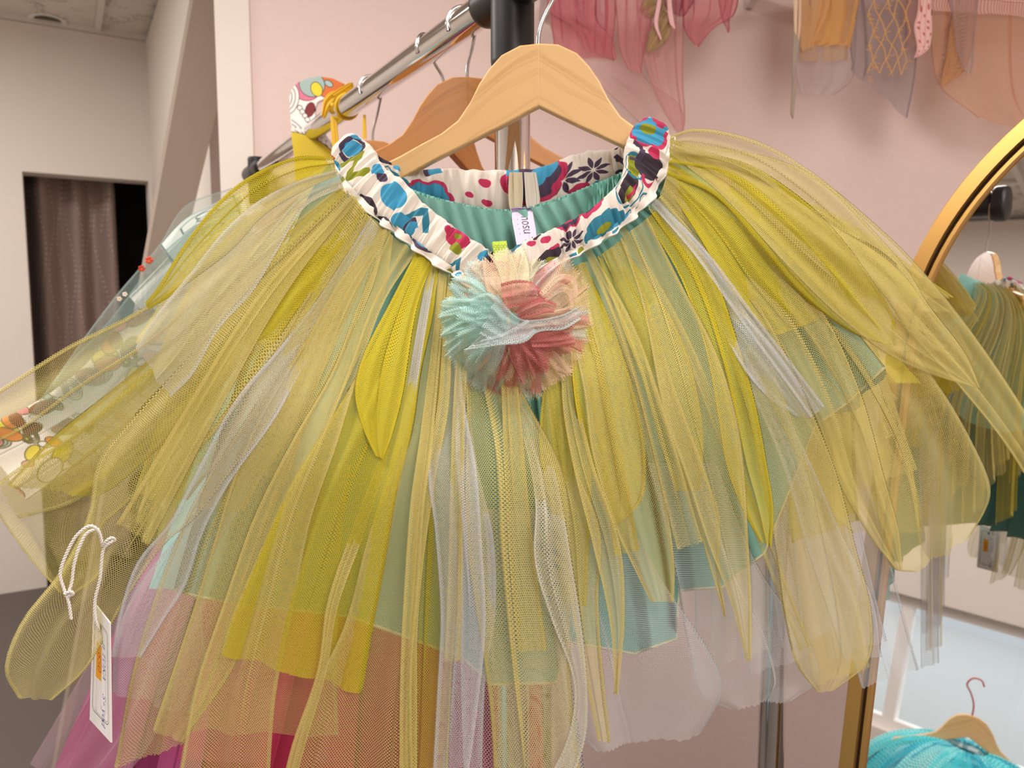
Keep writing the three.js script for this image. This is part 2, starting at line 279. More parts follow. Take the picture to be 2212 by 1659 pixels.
// ---------------------------------------------------------------- tulle strips
const NVR = 36;
const curveOf = (st, k) => { const c = new THREE.CatmullRomCurve3(st.map((s) => V(s[k], s[k + 1], 0)), false, 'centripetal'); return (t) => c.getPoint(t); };
const zWaist = (x) => .671 + .075 * clamp(((x - 1085) / 365) ** 2, 0, 1.1);
const zRim = (x) => x < 1000 ? .575 + .05 * ((x - 1000) / 1000) ** 2 : .575 + .135 * clamp((x - 1000) / 1000, 0, 1.2) ** 1.6;
const skirtZ = (x, y) => { const r = Math.hypot(x - 1085, (y - 430) * 1.1); return lerp(zWaist(x), zRim(x), Math.sin(Math.PI / 2 * clamp((r - 160) / 640, 0, 1))); };
function sheet(st, { L = 0, k = 3, a = 1, pink = false, zf = skirtZ, nu = 26, nv = NVR, depth = 1, hem = .0009, tile = .0052, wander = 1, curl = .0022, fat = 1 } = {}) {
  const cl = curveOf(st, 0), cr = curveOf(st, 2), pos = [], uv = [], idx = [], seed = R(0, 100), rows = [];
  let len = 0, mean = 0;
  for (let j = 0; j <= nv; j++) {
    const t = j / nv, l = cl(t), r = cr(t), wob = wander * 5 * t * Math.sin(t * 6 + seed), off = L * (.0006 + .0028 * sm(0, .4, t)), ft = (fat - 1) / 2 * sm(.05, .5, t), fx = (r.x - l.x) * ft, fy = (r.y - l.y) * ft;
    rows.push([at(l.x + wob - fx, l.y - fy, zf(l.x, l.y) - off), at(r.x + wob * .6 + fx, r.y + fy, zf(r.x, r.y) - off)]);
    mean += rows[j][0].distanceTo(rows[j][1]) / (nv + 1);
    if (j) len += rows[j][0].clone().add(rows[j][1]).distanceTo(rows[j - 1][0].clone().add(rows[j - 1][1])) / 2;
  }
  const wr = Math.max(.03, mean * 1.2);
  // pleats: places where the cloth doubles back on itself; plain cloth between them
  const PL = []; for (let i = 0; i < k; i++) PL.push({ u: (i + .5 + R(-.3, .3)) / k, h: R(.1, .6) * a, f: R(1.5, 4), g: R(0, 6), dr: R(.02, .07) / Math.sqrt(k), dir: rnd() < .5 ? -1 : 1, gone: R(.3, 1.1) });
  const cols = [[-2, 0], [-1, 0]], seg = Math.max(3, Math.round(nu / (k + 1)));
  for (let i = 0; i <= k; i++) { for (let c = 0; c <= seg; c++) cols.push([0, i, c / seg]); if (i < k) for (let c = -5; c <= 5; c++) cols.push([1, i, c / 5 * 2.1]); }
  cols.push([2, 0], [3, 0]);
  const NC = cols.length - 1, w1 = R(1.2, 2.4), w2 = R(2.5, 4.5);
  for (let j = 0; j <= nv; j++) {
    const t = j / nv, [pl, pr] = rows[j], ac = pr.clone().sub(pl), w = Math.max(ac.length(), 1e-4);
    const q = rows[Math.min(nv, j + 1)], o = rows[Math.max(0, j - 1)], al = q[0].clone().add(q[1]).sub(o[0]).sub(o[1]).normalize();
    const n = ac.clone().cross(al).normalize(); if (n.dot(camera.position.clone().sub(pl)) < 0) n.negate();
    const P2 = PL.map((p) => { const e = Math.min(.1 / k ** .5, .0042 * p.h / w + .012); return { u: clamp(p.u + p.dr * Math.sin(t * p.f + p.g), (.35) / k, 1 - .35 / k), e, h: e * (1.25 + 1.2 * p.h) * (1 - .75 * sm(p.gone - .3, p.gone + .1, t)) * lerp(1.25, 1, sm(0, .3, t)), dir: p.dir }; }).sort((x, y) => x.u - y.u);
    for (let i = 0; i < P2.length - 1; i++) if (P2[i + 1].u - P2[i].u < 2.2 * (P2[i].e + P2[i + 1].e)) { const m = (P2[i].u + P2[i + 1].u) / 2, g = (P2[i + 1].u - P2[i].u) / 2 + 1e-4; P2[i].e = P2[i + 1].e = Math.min(P2[i].e, g / 2.3); P2[i].h = Math.min(P2[i].h, P2[i].e * 1.6); P2[i + 1].h = Math.min(P2[i + 1].h, P2[i].e * 1.6); void m; }
    const lo = (i) => i === 0 ? 0 : P2[i - 1].u + 2.1 * P2[i - 1].e, hi = (i) => i === k ? 1 : P2[i].u - 2.1 * P2[i].e;
    const amp = clamp(.05 * w, .0006, .0045) * depth * lerp(.7, 1, t);
    cols.forEach((c, i) => {
      let u, s, d = 0;
      if (c[0] === 0) u = s = lerp(lo(c[1]), hi(c[1]), c[2]);
      else if (c[0] === 1) { const p = P2[c[1]], x = c[2]; u = p.u + x * p.e; s = u - p.h * 1.9 * x * Math.exp(-x * x * 1.1); d = p.dir * .0011 * depth * Math.exp(-x * x * .8) * Math.sin(x * 1.6 + .6); }
      else if (c[0] < 0) { u = 0; s = curl * (c[0] === -2 ? .2 : 1.5) / w; d = -.0006 * (-c[0]); } else { u = 1; s = 1 - curl * (c[0] === 3 ? .2 : 1.5) / w; d = -.0006 * (c[0] - 1); }
      const pin = Math.sqrt(Math.max(0, Math.sin(Math.PI * clamp(u, 0, 1))));
      d += amp * (Math.sin(u * w1 * 6.28 + seed + 1.2 * Math.sin(t * 2.6 + seed)) + .5 * Math.sin(u * w2 * 6.28 + seed * 2 + 2 * t)) * lerp(.3, 1, pin);
      const p = pl.clone().addScaledVector(ac, s).addScaledVector(n, d);
      if (pink && j === nv) p.addScaledVector(al, (i & 1 ? 1 : -1) * hem);
      pos.push(p.x, p.y, p.z); uv.push((u * wr + (c[0] < 0 ? .002 * (-c[0]) : c[0] > 1 ? .002 * (c[0] - 1) : 0)) / tile, t * len / (tile * .866));
    });
  }
  for (let j = 0; j < nv; j++) for (let i = 0; i < NC; i++) { const b = j * (NC + 1) + i; idx.push(b, b + NC + 1, b + 1, b + 1, b + NC + 1, b + NC + 2); }
  const g = new THREE.BufferGeometry(); g.setAttribute('position', new THREE.Float32BufferAttribute(pos, 3)); g.setAttribute('uv', new THREE.Float32BufferAttribute(uv, 2)); g.setIndex(idx); g.computeVertexNormals(); g.userData = { cols: NC + 1, rows: nv + 1, U: cols.map((c) => c[0] < 0 ? 0 : c[0] > 1 ? 1 : null) }; return g;
}
const unitUV = (g) => { const a = g.attributes.uv; let mu = 0, mv = 0; for (let i = 0; i < a.count; i++) { mu = Math.max(mu, a.getX(i)); mv = Math.max(mv, a.getY(i)); } for (let i = 0; i < a.count; i++) a.setXY(i, a.getX(i) / mu, 1 - a.getY(i) / mv); };
const parse = (s) => s.split(';').map((r) => r.trim().split(/[ ,]+/).map(Number));

// ---------------------------------------------------------------- the yellow tutu
const tutu = thing('tutu_skirt', 'large yellow and cream tulle tutu with printed waistband, aqua lining and a tulle flower', 'skirt', at(1085, 560, .72));
const STRIPS = `
Y 5 2|720,338,728,380;640,340,650,415;545,385,570,460;470,450,500,530;395,540,425,590;340,620,360,640;312,655,318,668
X 8 2|728,365,742,405;640,392,660,445;560,440,600,530;490,510,540,620;420,600,470,700;350,690,410,800;300,760,360,850
P 3 3p|735,390,750,425;600,470,640,560;450,580,500,700;300,690,380,850;150,770,260,960;0,868,150,1060;-60,900,30,1100
O 2 3p|740,400,755,440;560,560,620,640;380,740,450,850;250,850,330,960;130,950,240,1040;35,1050,192,1072
P 1 3p b|740,410,760,450;540,600,600,700;330,800,420,920;160,960,260,1080;60,1020,205,1130;5,1080,205,1200;60,1190,195,1240;126,1280,150,1286
P 7 3 b|750,410,790,455;640,520,720,640;520,640,640,790;400,790,560,920;290,920,480,1010;225,1010,400,1110;200,1120,340,1170;140,1240,260,1290;60,1350,210,1380;28,1450,170,1450;50,1508,110,1512
O 4 3|760,430,800,470;650,560,700,640;520,720,610,800;430,850,540,900;340,1000,440,1020;330,1080,400,1080
Y 4 2|770,430,800,470;690,520,720,590;600,600,650,680;540,700,600,730;530,740,560,745
P 6 3|785,455,830,500;690,600,760,660;600,760,690,800;520,900,620,930;470,1000,560,1020;440,1100,520,1105
W 9 2|800,470,820,490;690,640,730,680;600,760,650,800;520,860,590,900;430,1020,490,1040;370,1130,430,1150;300,1220,390,1260;262,1330,350,1330;246,1420,300,1420
W 4 3|560,960,600,970;500,1030,560,1040;390,1160,450,1200;300,1280,420,1330;265,1390,425,1420;262,1500,400,1540
P 8 3|800,465,850,510;740,600,830,640;650,760,760,790;570,900,690,930;510,1040,630,1070;455,1220,560,1250;400,1400,500,1430;338,1580,390,1602
P 6 3p b|790,460,830,500;680,680,760,720;560,880,660,910;450,1060,580,1090;370,1240,500,1290;300,1450,430,1500;255,1655,380,1612
Y 9 3|905,535,948,572;850,660,935,680;795,780,905,800;735,900,880,920;650,1050,840,1060;575,1220,805,1230;520,1350,775,1360;502,1420,752,1490
Y 10 2|900,540,935,570;850,640,900,660;790,770,870,800;775,850,855,880;790,920,840,950;816,985,828,990
P 10 3|840,505,900,545;780,640,830,650;720,800,770,810;640,950,720,960;560,1120,660,1130;500,1300,620,1320;440,1480,580,1500;400,1680,560,1700
P 9 4|945,575,980,600;905,720,975,730;880,860,965,870;845,1020,930,1040;800,1180,905,1200;760,1350,890,1360;700,1500,885,1510;650,1690,880,1700
P 11 1|950,585,965,600;930,760,950,770;905,960,930,970;890,1080,915,1085;880,1250,905,1260;870,1450,890,1450;865,1690,890,1700
P 11 1|830,960,846,966;765,1130,790,1140;708,1300,728,1310;688,1450,704,1455;640,1600,660,1610;615,1690,636,1700
O 5 2|950,600,985,640;920,900,1000,920;900,1150,990,1160;890,1400,970,1400;880,1690,960,1700
W 10 3|970,690,990,700;955,850,1000,850;930,1000,1020,1000;945,1150,1030,1160;958,1330,1040,1340;955,1480,1030,1490;945,1690,1005,1700
W 8 2|985,800,1005,800;1000,1000,1030,1000;1000,1160,1060,1160;1000,1320,1062,1330;1000,1450,1045,1460;1010,1690,1040,1700
P 9 3 b|1000,700,1060,720;1010,860,1140,870;1020,1000,1200,1010;1030,1180,1215,1190;1055,1380,1215,1390;1070,1520,1220,1530;1080,1690,1240,1700
X 11 1 b|1100,860,1120,860;1140,980,1190,985;1160,1090,1215,1100;1160,1210,1230,1220;1195,1340,1250,1350;1240,1480,1265,1490;1230,1590,1262,1590;1190,1690,1230,1700
O 6 2|1180,780,1230,780;1170,900,1260,910;1180,1000,1270,1010;1200,1100,1270,1110;1215,1300,1260,1310
Y 7 3p|1215,590,1262,565;1230,720,1320,700;1250,860,1360,850;1280,980,1385,980;1310,1080,1380,1080;1320,1135,1335,1130
P 9 3|1225,585,1285,555;1240,720,1330,690;1270,850,1370,830;1290,980,1400,970;1330,1120,1430,1100;1380,1230,1450,1220;1415,1300,1455,1300
P 10 1|1222,640,1240,640;1215,850,1250,850;1240,1000,1280,1000;1285,1180,1335,1180;1315,1330,1345,1330;1325,1430,1340,1430;1330,1500,1336,1500
P 8 1|1175,820,1210,820;1200,1000,1240,1000;1220,1140,1290,1140;1240,1300,1290,1300;1265,1450,1300,1450;1290,1600,1315,1605
P 10 2|1340,515,1400,470;1385,640,1470,610;1420,780,1540,760;1450,900,1575,890;1490,1020,1595,1010;1540,1180,1610,1170;1585,1300,1622,1300;1618,1425,1626,1430
O 6 3|1290,555,1340,520;1340,680,1420,640;1390,800,1480,780;1430,950,1510,940;1470,1060,1510,1060
P 8 1|1300,550,1350,515;1370,700,1410,680;1420,860,1460,850;1470,1000,1510,990;1510,1130,1550,1120;1530,1220,1550,1220;1560,1330,1566,1335
Y 8 2|1395,475,1430,440;1470,600,1530,570;1530,760,1590,740;1560,900,1630,890;1580,1010,1650,1000;1610,1100,1665,1100;1640,1170,1662,1180
P 9 3|1400,450,1440,410;1490,590,1560,540;1570,740,1660,700;1625,890,1730,860;1660,1040,1790,1020;1690,1190,1830,1180;1712,1330,1865,1330;1740,1440,1862,1430;1775,1496,1800,1492
P 8 2|1425,420,1445,375;1560,570,1610,500;1690,740,1760,660;1770,900,1850,850;1820,1040,1900,1020;1890,1160,1940,1150;1940,1228,1952,1230
P 7 3p|1430,410,1446,360;1600,560,1650,470;1750,720,1850,640;1850,880,1990,810;1900,1000,2080,960;1920,1120,2118,1060;1945,1215,2112,1110;1985,1230,2080,1170
P 10 2|1445,330,1447,300;1560,420,1640,370;1700,560,1790,480;1830,680,1930,580;1930,760,2010,680;2030,810,2080,770;2100,836,2113,838
Y 8 3p|1440,380,1448,330;1540,420,1600,350;1640,520,1730,440;1730,620,1820,540;1800,680,1880,620;1860,720,1925,690;1920,745,1935,745
P 6 3|1446,330,1448,292;1480,330,1500,278;1600,360,1640,310;1720,440,1780,400;1830,540,1880,500;1920,640,1960,590;1980,720,2000,650;1995,650,2003,640
P 3 2|1446,340,1448,300;1650,420,1720,360;1820,560,1900,500;1960,700,2030,640;2080,830,2130,770;2180,960,2215,900;2260,1100,2300,1050
Y 6 2|1435,400,1445,350;1520,520,1580,450;1600,640,1680,580;1680,720,1760,690;1720,700,1740,700
W 9 2|1500,600,1520,590;1590,760,1640,720;1660,850,1720,830;1720,900,1755,905
W 4 2|1600,800,1640,780;1690,1000,1740,980;1750,1180,1810,1150;1800,1320,1880,1300;1830,1430,1895,1420
W 2 2p|1150,1000,1300,1000;1200,1250,1420,1250;1240,1450,1520,1440;1260,1560,1530,1500;1300,1618,1490,1590
W 1 2p|1400,1000,1550,1000;1470,1250,1640,1240;1510,1400,1720,1380;1540,1500,1745,1470;1590,1530,1700,1515
Q 2 3|620,1000,760,1000;540,1250,720,1250;480,1450,700,1450;440,1580,700,1590
W 2 3 b|1000,1100,1160,1100;1000,1400,1200,1400;980,1690,1240,1700
Q 3 3|1600,760,1700,700;1720,960,1850,900;1800,1100,1960,1050;1850,1150,1980,1150`;
for (const line of STRIPS.trim().split('\n')) {
  const [head, body] = line.split('|'), [c, L, f, big] = head.split(' ');
  part('tulle_strip', sheet(parse(body), { L: +L, k: Math.max(1, parseInt(f) - 2), pink: f.includes('p'), tile: big ? .0070 : .0052, fat: 1.22 }), KIND[c](), tutu);
}
// broad pale under-layers and narrow loose strips between them
const FRONT = new THREE.CatmullRomCurve3(parse('724,352;738,392;768,425;830,478;890,525;950,570;1030,606;1110,602;1215,562;1275,530;1345,482;1395,432;1430,385;1446,340;1448,305').map(([x, y]) => V(x, y, 0)));
const HEM = new THREE.CatmullRomCurve3(parse('-20,980;30,1250;130,1480;330,1620;560,1690;800,1700;1020,1700;1240,1610;1430,1560;1600,1500;1780,1480;1930,1260;2060,1060;2110,860;2010,660').map(([x, y]) => V(x, y, 0)));
function fan(f, len, w0, w1, bow) {
  const a = FRONT.getPoint(f), b = HEM.getPoint(f), st = [];
  for (const t of [0, .3, .65, 1]) { const x = lerp(a.x, b.x, Math.pow(t * len, .86)), y = lerp(a.y, b.y, Math.pow(t * len, 1.1)), w = lerp(w0, w1, Math.pow(t, .7)), dx = b.x - a.x, dy = b.y - a.y, l = Math.hypot(dx, dy), o = bow * Math.sin(t * 3); st.push([x + dy / l * (-w + o), y - dx / l * (-w + o), x + dy / l * (w + o), y - dx / l * (w + o)].map((v) => v)); }
  return st;
}
for (let i = 0; i < 9; i++) part('tulle_strip', sheet(fan(.12 + .72 * (i + R(.1, .9)) / 9, R(.5, .95), 8, R(14, 44), R(-16, 16)), { L: R(5, 11), k: 1, pink: i % 3 === 0 }), KIND['PQWQPOQQWP'[i % 10]](), tutu);
// strips over both sides, closing the skirt between front and back
for (let i = 0; i < 13; i++) {
  const f = i / 12, o = Math.sin(Math.PI * f), xe = 1640 + 240 * o + R(-40, 40), ye = R(900, 1150), z0 = lerp(.722, .80, f), z1 = lerp(.74, .93, f), x0 = lerp(1449, 1408, f), y0 = lerp(312, 340, f), w = 66;
  part('tulle_strip', sheet([[x0 - 8, y0 + 12, x0 + 8, y0 - 12], [1540 + 30 * o - w * .5, 470, 1560 + 40 * o + w * .4, 430], [1640 + 110 * o - w, 680, 1650 + 120 * o + w, 640], [xe - w * 1.2, ye + 30, xe + w, ye - 20]], { zf: (x, y) => lerp(z0, z1, sm(330, 900, y)), k: 2, nv: 24, nu: 22, pink: true }), KIND['QPQOPQP'[i % 7]](), tutu);
}
for (let i = 0; i < 7; i++) {
  const f = i / 6, xe = 1560 + 60 * i + R(-20, 20), ye = R(1330, 1480), x0 = lerp(1449, 1408, f), w = 62;
  part('tulle_strip', sheet([[x0 - 8, 330, x0 + 8, 306], [1540 - w * .5, 560, 1580 + w * .4, 530], [lerp(1560, xe, .6) - w, 960, lerp(1560, xe, .6) + w, 940], [xe - w, ye + 20, xe + w, ye - 20]], { zf: (x, y) => lerp(.755, .84 + .012 * i, sm(330, 1000, y)), k: 1, nv: 24, nu: 22, pink: true }), KIND['WXWWQWW'[i]](), tutu);
}
for (let i = 0; i < 8; i++) {
  const f = i / 7, o = Math.sin(Math.PI * f), xe = 430 - 80 * o, ye = R(950, 1200), z0 = lerp(.705, .77, f), z1 = lerp(.64, .9, f), x0 = lerp(722, 758, f), w = 60;
  part('tulle_strip', sheet([[x0 - 8, 336, x0 + 8, 360], [640 - 20 * o - w * .4, 480, 660 - 20 * o + w * .4, 510], [540 - 40 * o - w, 680, 550 - 40 * o + w, 720], [xe - w, ye - 20, xe + w, ye + 20]], { zf: (x, y) => lerp(z0, z1, sm(340, 950, y)) + .03, k: 2, nv: 20, nu: 20, pink: true }), KIND['QPQPOQPQ'[i]](), tutu);
}
// strips on the far side of the skirt
const zBack = (x, y) => { const r = Math.hypot(x - 1085, (y - 400) * 1.1); return lerp(.79, .95 - .05 * clamp((x - 1500) / 500, 0, 1), Math.sin(Math.PI / 2 * clamp((r - 160) / 640, 0, 1))); };
const REAR = new THREE.CatmullRomCurve3(parse('1425,330;1405,345;1347,378;1270,412;1180,447;1090,462;990,447;900,424;820,380;760,350;740,345').map(([x, y]) => V(x, y, 0)));
for (let i = 0; i < 26; i++) {
  const f = (i + .5) / 26, p0 = REAR.getPoint(f), ang = lerp(-.45, Math.PI - .2, f), w = 95;
  const xe = 1085 + Math.cos(ang) * (Math.cos(ang) < 0 ? 700 : 860), ye = 600 + Math.sin(Math.max(.08, Math.sin(ang))) * R(520, 640), xm = lerp(p0.x, xe, .6), ym = lerp(p0.y, ye, .42);
  part('tulle_strip', sheet([[p0.x - 26, p0.y, p0.x + 26, p0.y], [xm - w, ym, xm + w, ym], [xe - w * 1.2, ye, xe + w * 1.2, ye]], { zf: zBack, L: -(i % 4), k: 3, nv: 24, nu: 22, pink: true }), KIND['YPPOPP'[i % 6]](), tutu);
}
// lining
{
  const aq = phys({ color: col('#8ec8ba'), roughness: .62, side: THREE.DoubleSide, sheen: .25, bumpMap: rep(weaveTex, 160), bumpScale: .0002 });
  const C = parse('712,345,375,1272;768,425,430,1290;830,478,560,1310;890,525,750,1330;950,570,1000,1420;1030,605,1060,1478;1110,600,1200,1475;1150,595,1222,1385;1215,562,1370,1412;1275,530,1460,1380;1300,515,1466,1275;1345,482,1560,1268;1370,460,1650,1195;1395,432,1760,920;1420,400,1830,870;1446,330,1912,792');
  const NU = 180, NV = 40, grid = (zf, nm, side) => {
    const pos = [], uv = [], idx = [];
    for (let j = 0; j <= NV; j++) for (let i = 0; i <= NU; i++) {
      const f = i / NU * (C.length - 1), a = Math.min(C.length - 2, Math.floor(f)), g = f - a, t = j / NV, q = (k) => lerp(C[a][k], C[a + 1][k], g);
      const rp = side && REAR.getPoint(1 - i / NU), x = lerp(side ? rp.x : q(0), side ? Math.min(q(2), 1640) : q(2), Math.pow(t, .82)), y = lerp(side ? rp.y - 6 : q(1) + 10, q(3), Math.pow(t, 1.06));
      const p = at(x, y, zf(x, y) + .024 + (side ? 0 : .0) + lerp(.001, .009, t) * Math.sin(f * 5.1 + 1.3 * Math.sin(t * 3 + f)) + .003 * Math.sin(f * 13 + t * 2));
      pos.push(p.x, p.y, p.z); uv.push(i / NU, t);
    }
    for (let j = 0; j < NV; j++) for (let i = 0; i < NU; i++) { const b = j * (NU + 1) + i; idx.push(b, b + NU + 1, b + 1, b + 1, b + NU + 1, b + NU + 2); }
    const g = new THREE.BufferGeometry(); g.setAttribute('position', new THREE.Float32BufferAttribute(pos, 3)); g.setAttribute('uv', new THREE.Float32BufferAttribute(uv, 2)); g.setIndex(idx); g.computeVertexNormals();
    return part(nm, g, aq, tutu);
  };
  const edgeAt = (t, right, back) => {
    const c = C[right ? C.length - 1 : 0], r = REAR.getPoint(right ? 0 : 1), x = lerp(back ? r.x : c[0], back ? Math.min(c[2], 1640) : c[2], Math.pow(t, .82)), y = lerp(back ? r.y - 6 : c[1] + 10, c[3], Math.pow(t, 1.06));
    return at(x, y, back ? zBack(x, y) - .046 : skirtZ(x, y) + .024);
  };
  for (const right of [true, false]) {
    const pos = [], idx = [], uv = [];
    for (let j = 0; j <= 30; j++) for (let i = 0; i <= 24; i++) { const t = j / 30, f = i / 24, p = edgeAt(t, right, false).lerp(edgeAt(t, right, true), f), o = Math.sin(Math.PI * f) * t; p.x += (right ? 1 : -1) * (.02 * o + .006 * t * Math.sin(f * 24)); p.y -= .05 * o * (right ? 1 : 0); pos.push(p.x, p.y, p.z); uv.push(f * .3, t); }
    for (let j = 0; j < 30; j++) for (let i = 0; i < 24; i++) { const b = j * 25 + i; idx.push(b, b + 25, b + 1, b + 1, b + 25, b + 26); }
    const g = new THREE.BufferGeometry(); g.setAttribute('position', new THREE.Float32BufferAttribute(pos, 3)); g.setAttribute('uv', new THREE.Float32BufferAttribute(uv, 2)); g.setIndex(idx); g.computeVertexNormals(); part('lining_panel', g, aq, tutu);
  }
  grid(skirtZ, 'lining_panel'); grid((x, y) => zBack(x, y) - .07, 'lining_panel', true);
  {
    const pts = []; for (let i = 0; i <= 240; i++) { const f = i / 240 * (C.length - 1), a = Math.min(C.length - 2, Math.floor(f)), g = f - a, x = lerp(C[a][2], C[a + 1][2], g), y = lerp(C[a][3], C[a + 1][3], g); pts.push(at(x, y, skirtZ(x, y) + .0235 + .009 * Math.sin(f * 5.1 + 1.3 * Math.sin(3 + f)) + .003 * Math.sin(f * 13 + 2))); }
    part('lining_hem', new THREE.TubeGeometry(new THREE.CatmullRomCurve3(pts), 480, .0013, 6), std({ color: col('#cfc9a4'), roughness: .9 }), tutu);
  }
  // gathered edge of the lining inside the back of the waistband
  const pts = parse('840,392,.752;900,420,.762;990,446,.772;1090,460,.777;1180,444,.772;1270,410,.765;1345,378,.75;1385,350,.742').map(([x, y, z]) => V(x, y, z)), cv = new THREE.CatmullRomCurve3(pts), n = 840, rows = 16, pos = [], idx = [];
  for (let i = 0; i <= n; i++) { const u = i / n, c = cv.getPoint(u); for (let j = 0; j <= rows; j++) { const t = j / rows, g = 1 - sm(.08, .5, t); const p = at(c.x + 2 * Math.sin(i * .45 + j) * g, c.y - 8 + t * 175, c.z - .002 - .012 * t - .0022 * g * Math.sin(i * .7 + 1.6 * Math.sin(j * .9 + i * .13)) - .0012 * Math.sin(i * .055 + .5 * Math.sin(i * .019)) * t); pos.push(p.x, p.y, p.z); } }
  for (let i = 0; i < n; i++) for (let j = 0; j < rows; j++) { const b = i * (rows + 1) + j; idx.push(b, b + 1, b + rows + 1, b + 1, b + rows + 2, b + rows + 1); }
  const g = new THREE.BufferGeometry(); g.setAttribute('position', new THREE.Float32BufferAttribute(pos, 3)); g.setIndex(idx); g.computeVertexNormals();
  part('gathered_lining_edge', g, phys({ color: col('#8fd0c0'), roughness: .4, side: THREE.DoubleSide, sheen: .3 }), tutu);
}
// ---- printed waistband
const INK = { b: '#3f9cc4', t: '#2f7f98', r: '#c9335f', p: '#4c3a52', o: '#8f9420', d: '#3a2c38', w: '#f0e6da' };
const BAND = `722,352,.715,775,296,.715;735,385,.702,805,318,.708;768,425,.69,832,360,.695;830,478,.678,880,405,.684;890,525,.67,935,455,.676;950,570,.662,1000,500,.668;1000,598,.657,1050,540,.662;1075,610,.653,1080,548,.66;1150,595,.652,1140,520,.66;1215,562,.655,1205,490,.662;1275,530,.66,1260,462,.667;1345,482,.67,1320,415,.676;1395,432,.682,1345,372,.688;1430,372,.697,1352,328,.703;1448,318,.714,1362,285,.718;1440,284,.732,1385,264,.735;1405,335,.752,1372,285,.752;1347,378,.765,1335,318,.765;1270,412,.778,1260,328,.778;1180,447,.788,1180,360,.788;1090,462,.792,1090,372,.792;990,447,.788,990,366,.788;900,424,.775,900,366,.775;815,385,.755,830,345,.755;752,350,.732,792,306,.732`;
const bandTex = canvas(2048, 320, (c, w, h) => {
  c.fillStyle = INK.w; c.fillRect(0, 0, w, h);
  const X = (i) => i / 25 * w, Yv = (v) => h * (1 - v), S = w / 25;
  const blob = (x, y, r, k, f) => { c.fillStyle = k; c.beginPath(); c.ellipse(x, y, r * 1.12, r * 1.12 * (f ?? 1), .3, 0, 7); c.fill(); };
  const flower = (i, v, r, out, mid, core) => { const x = X(i), y = Yv(v); for (let a = 0; a < 6; a++) blob(x + Math.cos(a * 1.047) * r * .62, y + Math.sin(a * 1.047) * r * .62, r * .52, out); for (let a = 0; a < 6; a++) blob(x + Math.cos(a * 1.047) * r * .52, y + Math.sin(a * 1.047) * r * .52, r * .4, mid); blob(x, y, r * .34, core); };
  const daisy = (i, v, r, k) => { const x = X(i), y = Yv(v); c.fillStyle = k; for (let a = 0; a < 8; a++) { c.save(); c.translate(x, y); c.rotate(a * .785 + .2); c.beginPath(); c.moveTo(r * .12, 0); c.quadraticCurveTo(r * .55, -r * .3, r, 0); c.quadraticCurveTo(r * .55, r * .3, r * .12, 0); c.fill(); c.restore(); } };
  const zig = (i, v, s, k, n = 3) => { c.strokeStyle = k; c.lineWidth = s * .42; c.lineJoin = 'miter'; c.beginPath(); for (let a = 0; a <= n; a++) c.lineTo(X(i) + (a - n / 2) * s * .75, Yv(v) + (a & 1 ? s * .8 : -s * .6)); c.stroke(); };
  const arc = (i, v, r, k, lw, a0, a1) => { c.strokeStyle = k; c.lineWidth = lw; c.beginPath(); c.arc(X(i), Yv(v), r, a0, a1); c.stroke(); };
  const dot = (i, v, r, k) => blob(X(i), Yv(v), r, k, .9);
  const fan = (i, v, r) => { arc(i, v, r, INK.t, 5, 0, 6.28); blob(X(i), Yv(v), r * .8, INK.d, .7); blob(X(i) - r * .2, Yv(v) - r * .35, r * .42, INK.o, .6); arc(i, v, r * .5, INK.r, 9, 3.4, 5.6); };
  const wave = (i, v, k, n = 5) => { c.strokeStyle = k; c.lineWidth = 6; c.beginPath(); for (let a = 0; a <= n * 6; a++) c.lineTo(X(i) + a * S / 9, Yv(v) + 14 * Math.sin(a * 1.05)); c.stroke(); };
  // outer face of the front half
  arc(.55, .2, 34, INK.p, 13, 0, 6.28); blob(X(.55), Yv(.2), 27, INK.b, .8); blob(X(.2), Yv(.07), 24, INK.b, .6); zig(1.25, .3, 40, INK.o); dot(.6, .43, 18, INK.b); dot(.2, .42, 14, INK.r);
  dot(2.0, .14, 20, INK.b); dot(2.35, .17, 13, INK.p); dot(2.95, .22, 30, INK.b); dot(2.5, .43, 24, INK.d); dot(3.1, .46, 18, INK.d); zig(3.9, .22, 38, INK.t, 2); arc(4.1, .12, 46, INK.p, 10, .4, 2.6); dot(3.6, .36, 28, INK.b); arc(4.3, .36, 40, INK.b, 16, 2.4, 5.6); arc(4.3, .36, 52, INK.p, 8, 2.4, 5.6);
  flower(5.05, .14, 30, INK.r, INK.r, INK.o); dot(5.2, .25, 15, INK.o); zig(5.6, .4, 30, INK.t, 2); arc(5.7, .3, 60, INK.p, 7, 5.2, 6.6); dot(6.3, .16, 24, INK.b); wave(6.1, .34, INK.t, 2); dot(6.4, .4, 24, INK.t); blob(X(6.85), Yv(.22), 34, INK.d, 1.3); blob(X(6.9), Yv(.2), 17, INK.r, 1.4); blob(X(7.2), Yv(.36), 40, INK.t, .6); blob(X(7.2), Yv(.36), 28, INK.o, .55); blob(X(7.4), Yv(.1), 30, INK.t, .5);
  dot(8.1, .14, 11, INK.r); dot(8.55, .17, 13, INK.r); dot(8.75, .3, 14, INK.r); dot(8.3, .08, 10, INK.d); blob(X(8.5), Yv(.37), 36, INK.d, .7); blob(X(8.5), Yv(.41), 24, INK.o, .6); daisy(9.35, .3, 38, INK.p); flower(9.4, .06, 34, INK.r, INK.p, INK.r); flower(10.4, .37, 44, INK.t, INK.t, INK.o); flower(10.2, .05, 30, INK.r, INK.r, INK.p); fan(11.6, .2, 52); wave(11.0, .42, INK.t, 2); blob(X(11.0), Yv(.47), 30, INK.b, .5);
